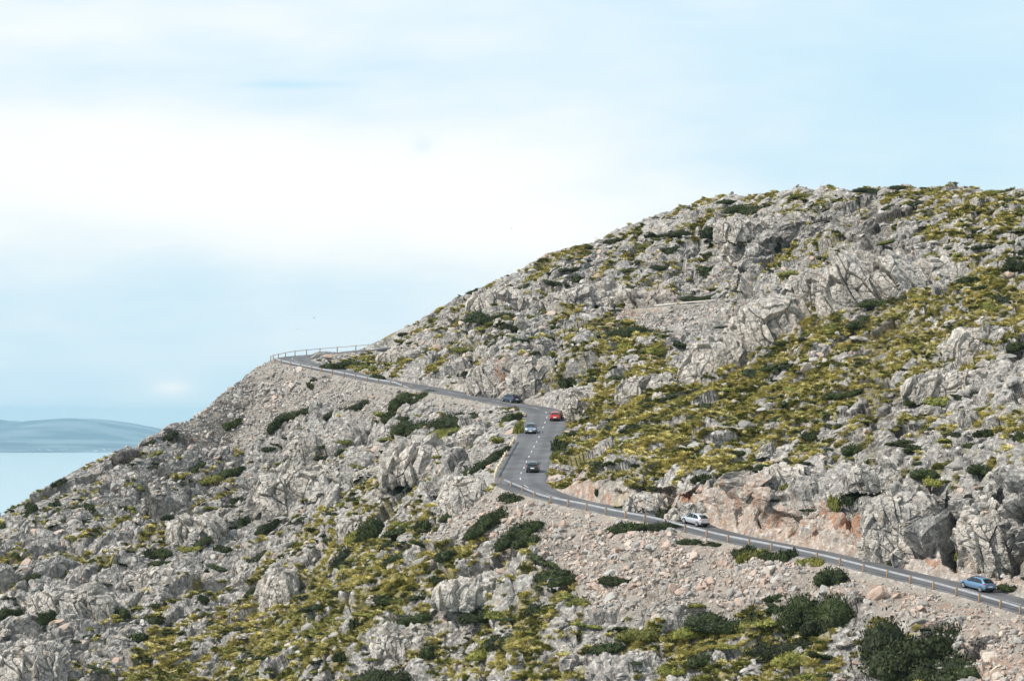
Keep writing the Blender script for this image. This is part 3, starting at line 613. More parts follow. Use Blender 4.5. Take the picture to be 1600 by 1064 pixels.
# rubble
ids = pick(9.5*(mr_ > .45)*clear*(1-cliff)*(.3+.7*sstep(-.22, .05, fbm(P0/5, 78, 3))), r); n = len(ids); sz = np.clip(r.lognormal(-1.7, .55, n), .08, .8)*np.where(dR[ids] < HW+4, .75, 1)
bigger = sstep(.1, .5, fbm(P1[ids]/6, 77, 2)); sz = sz*(1+.5*bigger)
P = P1[ids]+np.stack([r.normal(0, .12, n), r.normal(0, .12, n), sz*.15], 1)
pinkst = (r.uniform(size=n) < (.12+.75*mp_[ids]).clip(0, .6)).astype(int)
scatter('rubble', [proto('stone_piece_%02d' % s_, hull_stone(s_, 14), [M_ST if s_ < 8 else M_STP]) for s_ in range(16)],
        P, rots(n, r, .6), sz[:, None]*r.uniform(.7, 1.35, (n, 3)), r.integers(0, 8, n)+8*pinkst, 'loose angular rubble spilling down the banks below the road', 'rubble')
# broken limestone over the rest of the hill
dens = .7*(1-.55*gclump*(mg > .1))*(mr_ < .5)*clear*(1-cliff)*(.35+.65*sstep(-.2, .2, fbm(P0/7, 88, 2)))
ids = pick(dens, r); n = len(ids); sz = np.clip(r.lognormal(-1.25, .5, n), .12, 1.0)
P = P1[ids]+np.stack([r.normal(0, .15, n), r.normal(0, .15, n), sz*.05], 1)
scatter('broken_rock', [proto('rock_piece_%02d' % s_, hull_stone(100+s_, 18, .8), [M_ST if s_ < 6 else M_STP]) for s_ in range(8)],
        P, np.stack([r.normal(0, .3, n), r.normal(0, .25, n)-.45*(ppx[ids] < 900), r.normal(0, .6, n)], 1), sz[:, None]*r.uniform(.7, 1.4, (n, 3))*[1.35, .9, .85], np.where(r.uniform(size=n) < .82, r.integers(0, 6, n), r.integers(6, 8, n)), 'broken pale limestone blocks strewn over the hillside', 'rocks')

def crag_mesh(name, seed, rx, ry, rz, nu=150, nv=80, frac=1.0, lean=0.):
    """a fractured limestone outcrop: rounded mass split by upright joints"""
    u = np.arange(nu)/nu*2*np.pi; u = u-.45*np.cos(u); v = np.linspace(-.35, 1, nv)*np.pi/2; U, Vv = np.meshgrid(u, v)
    sg = lambda x, p: np.sign(x)*np.abs(x)**p
    P = np.stack([rx*sg(np.cos(U), .8)*sg(np.cos(Vv), .75), ry*sg(np.sin(U), .8)*sg(np.cos(Vv), .75), rz*sg(np.sin(Vv), .85)], -1).reshape(-1, 3)
    nrm_ = P/np.array([rx, ry, rz])**2; nrm_ /= np.linalg.norm(nrm_, axis=1)[:, None]; m = (rx*rz)**.5
    W = P+np.stack([perlin(P/m*1.3+seed, 5), perlin(P/m*1.3+seed+9, 6), perlin(P/m*1.3+seed+5, 7)], 1)*m*.16+seed*31.7
    W[:, 0] += lean*P[:, 2]
    sc = np.array([1, 1, .42]); W[:, 0] += .25*W[:, 2]
    a = worley(W*sc/(m*.62), seed, 1.6); b = worley(W*sc/(m*.27), seed+1, 1.4); c = worley(W/(.9), seed+2, 1.2); d = worley(W/.38, seed+3, 1)
    def cr(w, t): return 1-sstep(0, t, w[1])
    D = m*(.20*(a[2]-.5)+.13*a[3]-.09*frac*cr(a, .028))+m*(.09*(b[2]-.5)+.09*b[3]-.03*frac*cr(b, .04))+.12*(c[2]-.5)+.13*c[3]-.05*cr(c, .1)+m*.02*perlin(P*1.7, seed)+.05*(d[2]-.5)+.05*d[3]+.15*m*perlin(P/m*.8+seed, 31)
    P = P+nrm_*D[:, None]; P = P.reshape(nv, nu, 3); P[-1] = P[-2].mean(0)
    i = np.arange(nv-1)[:, None]*nu; j = np.arange(nu)[None]; jn = (j+1) % nu
    return P.reshape(-1, 3), np.stack([i+j, i+jn, i+nu+jn, i+nu+j], -1).reshape(-1, 4)
CRAGS = [  # px, py of centre, width, height in the photograph, depth factor, fracture, lean, label
    (1400, 425, 225, 84, .55, 1.2, .3, 'broad pale crag split by slanting cracks, high on the right of the hill'),
    (1290, 440, 110, 44, .6, 1, .3, 'low grey crag adjoining the left end of the broad split crag'),
    (1215, 503, 108, 96, .6, 1.3, .2, 'tall pale crag with a dark V-shaped cleft, right of the small road bench'),
    (1130, 560, 112, 70, .6, 1, -.3, 'rounded grey crag below the crag with the dark cleft'),
    (1015, 600, 90, 36, .6, .8, -.2, 'low tan crag to the right of the upper bend, over the grassy slope'),
    (1410, 820, 108, 100, .35, .7, .1, 'bulging pale cliff buttress over the lower road, left of a deep dark cleft'),
    (1547, 835, 78, 100, .4, 1.2, .1, 'ribbed grey cliff behind the light blue car, right of the deep dark cleft'),
    (1075, 800, 55, 40, .4, 1, 0, 'smooth buff rock boss beside the silver car'),
    (1010, 785, 62, 42, .4, .8, 0, 'rounded pinkish rock above the lower road, left of the dark hollow'),
    (770, 590, 75, 50, .35, 1, .1, 'pale rock wall with a rusty streak behind the dark blue car'),
    (840, 588, 80, 56, .35, 1.1, -.3, 'sloping pale rock wall between the dark blue car and the red car'),
    (915, 625, 60, 36, .5, .9, 0, 'buff rock knob right above the red car'),
    (695, 712, 175, 52, .5, 1, -.4, 'long pale rock shelf left of the cream guardrail'),
    (725, 770, 70, 62, .5, 1.4, 0, 'upright jointed crag directly left of the lower bend'),
    (470, 760, 150, 58, .6, 1.1, .1, 'massive grey rock rise on the left slope below the long dark shrubs'),
    (300, 828, 82, 50, .6, 1, 0, 'domed grey rock with a vertical crack on the left slope'),
    (436, 915, 56, 48, .7, .8, 0, 'single large rounded boulder above the grassy patch, lower left'),
    (628, 1003, 92, 46, .7, 1.2, 0, 'cracked flat-topped boulder at the bottom centre'),
    (770, 925, 165, 36, .6, 1, -.4, 'long low pale slab below the two dark shrubs of the rubble slope'),
    (110, 945, 130, 50, .6, 1.3, .2, 'row of upright rock ribs near the left edge'),
    (35, 1042, 110, 70, .7, .9, 0, 'dark rounded rock in the lower left corner'),
    (235, 905, 90, 40, .6, 1, 0, 'cluster of pale bulging rock above the dark cave-like shrub, left'),
    (500, 690, 90, 34, .5, 1, -.2, 'pale knoll edged by a curved dark shrub below the rubble slope'),
    (1490, 600, 130, 34, .6, .9, -.5, 'long tilted pale slab near the right edge, mid slope'),
    (1550, 530, 110, 44, .6, 1, -.3, 'grey ledge below the yellow grass at the right edge'),
    (960, 462, 190, 26, .4, 1.1, 0, 'long low pink-grey rock face behind the small road bench'),
    (790, 470, 110, 30, .5, 1, -.2, 'weathered rock face beneath the left skyline'),
    (1180, 352, 110, 32, .6, 1, 0, 'pale rock mass below the dark shrub near the hilltop'),
    (560, 820, 60, 34, .6, 1, 0, 'pale rock between yellow grass and the dark bush, lower centre-left'),
    (1380, 745, 110, 34, .5, 1, 0, 'weathered pale rocks on the brow over the bulging buttress'),
    (1230, 745, 100, 34, .5, 1.1, .1, 'row of jagged rocks along the brow of the pink cutting'),
    (620, 558, 60, 24, .5, 1, -.2, 'small rock face right of the topmost bend')]
for j, (px, py, wd, ht, dep, frac, lean, lab) in enumerate(CRAGS):
    g = ground(px, py+ht*.42); s = F/g[1]; rx = wd/s/2*1.12; rz = ht/s*.82; ry = max(rx*dep, .8*rz*dep/.5)
    V, Fq = crag_mesh('c', 200+j*7, rx, ry, rz, int(min(420, 90+wd*2)), int(min(170, 50+ht*1.5)), frac, lean)
    g0 = g+np.array([0, ry*.75, 0]); zz = float(zmac(g0[0], g0[1])[0]); g0[2] = min(zz, g[2]+rz*.3)-rz*.16
    o = mesh_np('rock_outcrop', V, Fq, [M_ROCK], False); o.location = g0; tag(o, lab, 'rock outcrop', 'rock outcrops of the hillside')

# free-standing boulders, the ones that show largest
BM = []
for s_ in range(8):
    r_ = np.random.default_rng(300+s_); V, Fq = crag_mesh('b', 300+s_*5, 1, .8+.2*r_.random(), .8, 40, 26, .8, 0); BM.append(mesh_np('boulder', V, Fq, [M_ROCK], False, link=False).data)
def region(px, py):
    if py < np.interp(px, SIL[:, 0], SIL[:, 1])+50: return 'just under the skyline of the hill'
    cy = np.interp(px, [430, 640, 780, 870, 1140, 1600], [565, 605, 720, 785, 845, 955])
    if px < 430: return 'on the bare left flank above the sea' if py < 880 else 'low on the left slope'
    if py > cy: return 'on the slope below the road, '+('left of the lower bend' if px < 770 else 'under the lower stretch')
    if px < 880: return 'on the rocky slope above the upper bends'
    return 'on the grassy slope above the lower road' if py > 600 else 'on the broad upper right slope'
LMK = [(c_[0], c_[1], c_[7]) for c_ in CRAGS]
SHORT = ['broad split crag', 'low crag beside the broad split crag', 'crag with the V-shaped cleft', 'rounded grey crag under the cleft crag', 'low tan crag over the grassy slope', 'bulging cliff buttress', 'ribbed cliff behind the light blue car',
         'buff rock boss by the silver car', 'rounded pinkish rock above the lower road', 'rock wall behind the dark blue car', 'sloping rock wall by the upper bend', 'buff knob above the red car', 'long rock shelf left of the cream guardrail', 'jointed crag left of the lower bend',
         'massive rock rise on the left slope', 'domed cracked rock on the left slope', 'large rounded boulder, lower left', 'cracked flat-topped boulder, bottom centre', 'long low slab below the rubble shrubs', 'upright rock ribs near the left edge', 'dark rock in the lower left corner',
         'bulging rock cluster, lower left', 'pale knoll under the rubble slope', 'long tilted slab near the right edge', 'grey ledge at the right edge', 'long rock face behind the road bench', 'rock face under the left skyline', 'rock mass near the hilltop', 'pale rock in the grass, lower centre-left',
         'weathered rocks over the buttress', 'jagged rocks over the pink cutting', 'small rock face by the topmost bend']
LMK = [(a_[0], a_[1], b_) for a_, b_ in zip(CRAGS, SHORT)]+[(450, 555, 'topmost hairpin bend'), (545, 595, 'upper guardrail'), (790, 755, 'lower bend'), (1225, 870, 'lower guardrail'), (1380, 900, 'lower guardrail near the blue car'), (1080, 475, 'small road bench'), (1303, 899, 'round roadside bush'), (1440, 1010, 'very large dark bush')]
def where(px, py):
    d_ = [math.hypot((px-a_)*.8, py-b_) for a_, b_, _ in LMK]; q = int(np.argmin(d_)); a_, b_, nm = LMK[q]; dx_, dy_ = px-a_, py-b_
    far = 'well ' if d_[q] > 75 else ''
    dr = ('right of' if dx_ > 0 else 'left of') if abs(dx_) > 1.3*abs(dy_) else ('below' if dy_ > 0 else 'above')
    return far+dr+' the '+nm
ids = pick(.05*(mr_ < .6)*(dR > 7)*(1-cliff)*(.3+rocky)*infr, np.random.default_rng(5)); rr = np.random.default_rng(6)
kk = [i_ for i_ in ids if not (740 < ppx[i_] < 835 and 600 < ppy[i_] < 700) and 5 < ppx[i_] < 1595 and ppy[i_] < 1060]; rr.shuffle(kk); kk = kk[:230]
for i_ in kk:
    o = bpy.data.objects.new('boulder', BM[rr.integers(0, 8)]); COL.objects.link(o); s_ = rr.uniform(.7, 1.6)
    o.location = P1[i_]+np.array([0, 0, -.1*s_], np.float32); o.scale = (s_*rr.uniform(.8, 1.5), s_*rr.uniform(.7, 1.2), s_*rr.uniform(.4, .8)); o.rotation_euler = (rr.normal(0, .2), rr.normal(0, .25), rr.uniform(0, 6.28))
    rg = region(ppx[i_], ppy[i_]); w_ = max(o.scale[0], o.scale[1]); tag(o, ('large ' if w_ > 1.9 else 'small ' if w_ < 1.1 else '')+('long ' if o.scale[0] > 1.5*o.scale[2] and w_ > 1.3 else 'blocky ' if o.scale[2] > .8*o.scale[0] else '')+'pale boulder '+where(ppx[i_], ppy[i_]), 'boulder', 'boulders '+rg)

# ---------------------------------------------------------------- grass and shrubs
def tuft(seed, n=80, L_=.5, spread=.42):
    r = np.random.default_rng(seed); V = []; Fq = []
    for j in range(n):
        a = r.uniform(0, 6.28); d = r.uniform(0, 1)**.5; b = np.array([math.cos(a), math.sin(a), 0])*d*spread*.5; t_ = d*1.0+r.normal(0, .15); ln = L_*r.uniform(.6, 1.1)
        o_ = np.array([math.cos(a), math.sin(a), 0]); mid = b+o_*math.sin(t_)*ln*.5+np.array([0, 0, math.cos(t_*.7)*ln*.62]); tip = mid+o_*math.sin(t_+.5)*ln*.45+np.array([0, 0, math.cos(t_+.7)*ln*.3])
        sd_ = np.array([-math.sin(a+.6), math.cos(a+.6), 0])*r.uniform(.02, .035); q = len(V); V += [b-sd_, b+sd_, mid+sd_, mid-sd_, tip+sd_*.4, tip-sd_*.4]; Fq += [(q, q+1, q+2, q+3), (q+3, q+2, q+4, q+5)]
    return np.array(V), np.array(Fq)
def dome(r, sub, rx, ry, rz, seed, lump=.25):
    bm = bmesh.new(); bmesh.ops.create_icosphere(bm, subdivisions=sub, radius=1); V = np.array([v.co[:] for v in bm.verts]); Ft = np.array([[v.index for v in f.verts] for f in bm.faces]); bm.free()
    V = V*(1+lump*fbm(V*2.2+seed, seed, 3)[:, None]*2); V *= [rx, ry, rz]; V[:, 2] = np.maximum(V[:, 2], -.25*rz); return V, Ft
ids = pick(4.2*gclump*sstep(.08, .35, mg)*(mr_ < .5)*clear*(1-.9*cliff), r); n = len(ids)
sz = r.uniform(.75, 1.5, n); protos = []
for s_ in range(6):
    V, Fq = tuft(s_, 90); protos.append(proto_np('tuft_piece_%d' % s_, V, Fq, [M_GRASS]))
for s_ in range(3):
    V, Fq = tuft(20+s_, 90); protos.append(proto_np('tuft_piece_%d' % (6+s_), V, Fq, [M_LEAF2]))
oliv = sstep(0, .35, fbm(P1[ids]/5, 91, 2)+.12)*.7; pi_ = np.where(r.uniform(size=n) < oliv, r.integers(6, 9, n), r.integers(0, 6, n))
scatter('tussock_grass', protos, P1[ids]-np.array([0, 0, .05], np.float32), rots(n, r, .15), sz[:, None]*r.uniform(.85, 1.2, (n, 3)), pi_, 'yellow green tussock grass growing between the rocks', 'grass')

def foliage(seed, R, nl, ls, mat, flat=.55):
    """leafy mound: many leaf clumps over and inside a lumpy dome, on a shaded twiggy core"""
    r = np.random.default_rng(seed); lumps = r.normal(0, .55, (9, 3))*[R, R, R*flat*.4]; lumps[:, 2] = np.abs(lumps[:, 2]); lumps = np.clip(lumps, -R*.75, R*.75); lr = r.uniform(.3, .62, 9)*R
    k_ = r.integers(0, 9, nl); d = r.normal(size=(nl, 3)); d /= np.linalg.norm(d, axis=1)[:, None]; d[:, 2] = np.abs(d[:, 2])*1.0-.12; rad = lr[k_]*(r.uniform(.72, 1.1, nl)+.22*(r.uniform(size=nl) < .12))
    P = lumps[k_]*[1, 1, 1]+d*rad[:, None]*[1, 1, flat*1.35]; P[:, 2] = np.maximum(P[:, 2], 0)
    a = r.normal(size=(nl, 3)); a /= np.linalg.norm(a, axis=1)[:, None]; b = np.cross(a, d); b /= np.linalg.norm(b, axis=1)[:, None]+1e-6; s = ls*r.uniform(.5, 1.3, nl)[:, None]
    V = np.stack([P-a*s-b*s*.45, P+a*s*.1-b*s*.6, P+a*s, P+b*s*.55], 1).reshape(-1, 3); Fq = np.arange(nl*4).reshape(-1, 4)
    for q, l in zip(lumps, lr):
        cV, cF = dome(r, 2, l*.8, l*.8, l*.8*flat*1.3, seed, .2); cV = cV+q; Fq = np.vstack([Fq, np.c_[cF, cF[:, 2]][:, [0, 1, 2, 2]]+len(V)]) if False else Fq; V = V
        f4 = np.c_[cF, np.full(len(cF), -1)]
        # each core triangle as a thin quad keeps one face size
        mids = (cV[cF[:, 0]]+cV[cF[:, 2]])/2; base = len(V); V = np.vstack([V, cV, mids]); f = np.c_[cF[:, 0], cF[:, 1], cF[:, 2], len(cV)+np.arange(len(cF))]+base; Fq = np.vstack([Fq, f])
    o = mesh_np('f', V, Fq, [mat], link=False); return o.data
FOL = {}
def fol(kind, cls, v):
    key = (kind, cls, v)
    if key not in FOL:
        R, nl, ls = {0: (1, 900, .11), 1: (2, 2400, .13), 2: (4, 6500, .15)}[cls]
        FOL[key] = foliage(abs(hash((cls, v)))% 9999 if False else cls*37+v*11+5, R, nl, ls, {'d': M_LEAF, 'o': M_LEAF2, 'g': M_DEAD, 'y': M_LEAF2}[kind]); FOL[key].name = 'foliage'
    return FOL[key], {0: 1, 1: 2, 2: 4}[cls]
# px, py, width, height, tilt, kind (d dark, o olive, g dead grey, y yellow)
SH = """490 596 14 14 45 d;432 662 28 14 45 d;455 648 42 14 15 d;487 640 40 12 5 d;560 634 50 14 20 d;530 643 42 12 20 d;612 647 26 22 55 d;626 628 34 22 45 d;652 617 48 18 10 d;650 668 60 28 5 d;690 660 60 28 10 d;730 655 50 18 15 d;700 675 60 16 15 o;
520 572 40 13 0 d;550 568 40 13 0 d;590 588 25 12 0 d;360 664 36 14 35 d;265 681 36 14 35 d;288 685 20 18 0 g;195 712 44 22 15 g;769 494 60 20 0 d;796 511 28 18 0 d;812 534 35 13 0 d;780 537 30 12 20 d;908 491 26 18 30 d;943 471 40 9 -10 d;965 486 25 8 0 d;
946 503 28 9 0 d;975 519 78 22 0 d;984 531 60 16 0 d;1023 532 30 13 0 d;981 543 25 17 0 o;925 551 16 12 0 d;888 595 24 20 0 d;904 436 22 14 0 d;991 422 24 8 0 d;1029 417 28 10 0 d;738 458 26 11 35 d;821 449 26 12 40 d;959 375 34 8 10 d;1051 366 60 10 5 d;
1010 384 26 9 0 o;1051 389 20 9 30 d;860 565 30 8 0 d;821 563 18 14 -50 d;994 666 34 13 0 d;1102 421 30 12 0 d;1096 464 48 9 5 d;1173 326 62 17 0 d;1110 362 30 20 0 d;1250 465 42 26 -25 d;1372 297 60 8 0 d;1343 468 60 16 0 o;1372 473 50 14 0 d;1445 465 60 15 0 d;
1512 437 35 13 0 d;1589 414 35 20 0 d;1589 539 35 16 20 d;1557 481 30 13 0 o;1218 552 50 16 20 d;1176 571 30 11 20 d;1308 510 50 16 0 o;1343 506 30 16 0 d;1110 421 16 13 0 d;1548 612 70 17 5 d;1305 618 35 13 0 d;1334 612 35 11 25 d;1430 626 35 13 0 d;
1337 701 35 20 0 d;1267 721 30 13 15 d;1379 740 40 18 20 d;1449 740 45 20 -10 d;1337 769 34 24 35 d;1462 753 30 13 0 o;1538 676 25 13 0 d;1523 695 35 11 0 d;1596 682 14 18 0 d;1241 759 35 13 0 o;1267 679 20 11 20 d;1398 880 18 10 0 d;1535 733 40 20 -15 d;
1233 630 16 8 0 d;1305 785 20 26 0 o;1503 866 18 18 0 o;959 667 20 9 0 d;878 697 24 24 0 d;1097 747 25 15 0 d;1149 708 35 14 20 d;1264 722 35 13 15 d;868 712 14 18 0 o;1045 800 30 26 0 d;1267 681 22 14 0 d;1220 723 12 8 0 d;934 767 8 14 0 d;1021 763 14 8 0 d;
970 793 20 7 0 d;800 776 42 20 0 d;770 808 55 24 30 d;750 826 40 20 30 d;825 822 62 28 30 d;800 840 50 24 25 d;828 843 45 22 10 d;982 822 60 20 10 d;1022 823 84 18 -3 d;1080 846 40 12 0 d;1112 849 35 10 0 d;779 708 40 12 35 d;762 721 50 14 35 d;745 732 50 14 25 d;
800 651 30 14 10 d;811 668 14 26 0 o;796 638 24 8 0 o;884 649 12 18 0 d;879 684 22 13 0 o;1159 861 25 17 0 d;1175 858 18 14 0 d;1190 864 22 18 0 y;1231 865 24 24 0 d;1209 869 30 18 0 d;1164 869 22 20 0 y;1256 877 22 15 0 y;1280 878 24 17 0 y;
1303 899 50 32 0 d;1287 951 100 60 15 d;1270 978 40 26 0 d;1437 1002 128 78 0 d;1465 1040 160 74 -10 d;1500 1056 90 40 0 d;1544 1001 44 16 0 g;1524 1018 30 26 0 g;1480 975 60 16 0 g;1147 969 110 30 0 d;1181 978 60 26 0 o;1219 1016 120 34 0 d;1250 1028 80 26 0 o;1225 950 36 14 0 d;
1334 991 30 16 0 o;1375 996 28 13 0 o;1581 916 44 14 0 d;1400 880 18 10 0 d;1214 934 30 12 0 d;639 760 40 18 25 d;665 782 35 15 10 d;589 822 44 38 45 d;560 835 40 24 40 o;538 875 56 36 30 d;712 798 45 14 35 d;639 803 26 13 0 d;665 819 24 15 30 d;624 869 42 15 25 d;
600 850 30 18 20 o;701 866 40 20 0 d;648 966 65 18 15 d;751 958 60 22 20 d;795 1002 104 32 12 d;770 1016 70 22 10 o;848 949 52 22 20 d;674 1017 34 26 0 d;627 1049 112 36 20 d;863 896 62 20 20 d;686 906 22 12 0 d;530 1024 16 18 0 d;553 972 12 24 0 d;615 940 30 13 0 d;
172 878 46 11 0 d;256 862 30 18 0 d;250 879 36 9 0 d;237 912 70 18 15 d;106 926 30 24 20 d;72 966 36 30 30 d;187 957 34 22 0 d;309 848 50 11 30 d;350 857 25 11 0 d;416 867 36 13 20 d;381 812 15 17 0 d;419 823 40 17 35 d;234 970 46 17 10 d;212 995 46 22 25 d;319 935 16 13 0 d;
403 920 36 13 30 d;450 1013 46 13 10 d;12 957 36 20 0 d;50 901 30 9 20 d;10 819 20 13 0 d;25 867 12 9 0 d;156 1001 20 11 0 d;370 781 16 15 0 d;360 737 40 14 20 d;332 748 40 14 15 o;310 728 22 13 35 d;317 791 18 13 0 d;262 808 16 9 0 d;115 793 18 8 0 d;50 791 18 13 0 d;
40 803 16 11 0 d;85 787 15 8 0 d;140 793 18 16 0 d;92 753 22 9 25 d;232 691 18 8 20 d;1020 548 40 14 0 o;1000 990 70 22 0 o;950 1010 60 18 10 d;1080 985 60 20 0 o;1110 1030 60 24 0 d;1050 1045 50 20 0 o;880 905 44 16 10 d;905 940 40 14 0 o;960 905 50 18 0 d;
480 700 30 10 10 o;505 715 24 9 0 d;420 700 26 9 10 d;540 690 26 8 10 o;575 575 40 13 0 o;600 560 34 10 10 d;640 560 50 12 -5 o;690 570 24 9 0 d;720 545 30 9 0 o;1140 315 40 7 0 d;1260 305 40 7 0 o;1410 292 40 8 0 d;1470 300 40 8 0 o;1555 300 40 8 0 o"""
NAMED = {(490, 596): 'lone small dark shrub on the bare rubble slope under the topmost bend', (1303, 899): 'round dark bush standing just below the guardrail, lower right', (1287, 951): 'wide dark bush on the rubble below the round roadside bush',
         (1437, 1002): 'very large dark bush at the bottom right, upper part', (1465, 1040): 'very large dark bush at the bottom right, cut by the frame', (975, 519): 'big dark shrub under the small road bench high on the hill', (1045, 800): 'dark shrubs filling the hollow in the cliff left of the silver car',
         (1231, 865): 'upright dark bush against the guardrail, lower road', (800, 776): 'dark shrub just below the guardrail of the lower bend', (1173, 326): 'dark shrub on its own near the hilltop', (195, 712): 'dead grey shrubs on the skyline of the left flank',
         (589, 822): 'dark bush above the yellow grass, centre left', (825, 822): 'long dark shrub running up the rubble below the lower bend', (770, 808): 'slanting dark shrub on the rubble just left of the longest one', (1250, 465): 'dark shrub in the gully between the cleft crag and the broad split crag',
         (490, 640): '', (652, 617): 'dark shrub touching the edge of the upper road at the end of its guardrail', (288, 685): 'single dead grey bush on the left flank', (1544, 1001): 'dead grey twiggy bush on the rubble at the bottom right', (800, 651): 'shadow patch inside the upper bend, shaped as a very dark low shrub'}  # the low shrub inside the upper bend stands in for a dark shadow
KW = dict(d='low dark green shrub', o='olive green shrub', g='dead grey bush', y='yellow green grass clump')
def place_shrub(px, py, wd, ht, tilt, kd, j):
    g = ground(px, py+ht*.38); s = F/g[1]; rx = wd/s/2*(1.12 if kd == 'd' else 1); cls = 0 if rx < 1.5 else 1 if rx < 3 else 2
    me, R = fol(kd, cls, j % 3); ry = min(rx*.75, max(ht/s*.9, rx*.35)); rz = ht/s*.74
    lab = NAMED.get((px, py)) or ('wide ' if wd >= 60 else 'small ' if wd < 25 else '')+('slanting ' if abs(tilt) >= 20 else 'rounded ' if wd < 1.6*ht else 'flat ')+KW[kd].replace('low ', '').replace('dead ', '')+' '+where(px, py)
    S_ = (rx/R, ry/R, max(rz, .38)/(R*.46)); rot = (math.radians(6), -math.radians(tilt)*.8, 0); loc = g+np.array([0, ry*.35, -.12*rz])
    grp = None if (px, py) in NAMED and NAMED[(px, py)] else KW[kd]+'s '+region(px, py)
    if cls >= 1 and kd != 'y':
        e = empty('shrub', loc, rot); e.scale = S_; tag(e, lab, 'shrub', grp); c_ = bpy.data.objects.new('foliage', me); COL.objects.link(c_); c_.parent = e
        if cls not in STEM:
            V = []; Fl = []
            for q in range(5):
                a = q*1.3; v, f = cylinder((0, 0, -.3*R*.3), (math.cos(a)*R*.5, math.sin(a)*R*.5, R*.35), .05*R**.5, .02, 6); Fl += [tuple(x+len(V) for x in ff) for ff in f]; V += [tuple(x) for x in v]
            o = poly_obj('stem', V, Fl, [M_STEM]); STEM[cls] = o.data; COL.objects.unlink(o); bpy.data.objects.remove(o)
        c_ = bpy.data.objects.new('stem', STEM[cls]); COL.objects.link(c_); c_.parent = e
    else:
        o = bpy.data.objects.new('shrub' if kd != 'y' else 'grass_clump', me); COL.objects.link(o); o.location = loc; o.rotation_euler = rot; o.scale = S_; tag(o, lab, 'shrub' if kd != 'y' else 'grass clump', grp)
STEM = {}
for j, ln in enumerate(SH.replace('\n', '').split(';')):
    a = ln.split(); place_shrub(*[int(x) for x in a[:5]], a[5], j)
# the small remainder of the scrub
ids = pick(.13*(mr_ < .5)*(dR > 6)*(1-cliff)*(.25+mg)*infr*(.25+.75*(ppy > np.interp(ppx, pxs, sil_y)+14)), r); n = len(ids); sz = np.clip(r.lognormal(-.45, .4, n), .3, 1.7)
scatter('scrub', [bpy.data.objects.new('scrub_piece_%d' % q, fol('d' if q < 3 else 'o', 0, q % 3)[0]) for q in range(6)], P1[ids]-np.array([0, 0, .1], np.float32), rots(n, r, .15),
        sz[:, None]*np.stack([r.uniform(.8, 1.8, n), r.uniform(.7, 1.3, n), r.uniform(.7, 1.1, n)], 1), np.where(r.uniform(size=n) < .62, r.integers(0, 3, n), r.integers(3, 6, n)), 'small dark and olive scrub dotted between the rocks', 'scrub')

# ---------------------------------------------------------------- cars
M_GLASS = Mat('car_glass', .06, .6); M_GLASS.col((.012, .018, .022)); M_GLASS = M_GLASS.m
M_TYRE = plain('tyre_rubber', (.02, .02, .02), .85); M_RIM = plain('alloy_rim', (.62, .63, .65), .3, .9); M_TRIM = plain('black_trim', (.015, .015, .017), .5)
M_PLATE = plain('plate_white', (.8, .8, .78), .4); M_RED = plain('tail_lens', (.45, .012, .015), .2, 0, .5, .6); M_LAMP = plain('lamp_lens', (.75, .78, .8), .1, .2, .6, .8); M_CHROME = plain('bright_metal', (.75, .75, .76), .15, 1)
def paint(name, c, metal=.35): return plain(name, c, .28, metal, .5, 1.0, .03)
def loft(secs):
    V = [p for s_ in secs for p in s_]; m = len(secs[0]); Fl = []
    for i in range(len(secs)-1):
        for j in range(m): Fl.append((i*m+j, i*m+(j+1) % m, (i+1)*m+(j+1) % m, (i+1)*m+j))
    Fl += [tuple(range(m-1, -1, -1)), tuple((len(secs)-1)*m+np.arange(m))]; return V, Fl
def add_mod(o, w_=.03, seg=2):
    b = o.modifiers.new('bevel', 'BEVEL'); b.width = w_; b.segments = seg; b.limit_method = 'ANGLE'; b.angle_limit = math.radians(25)
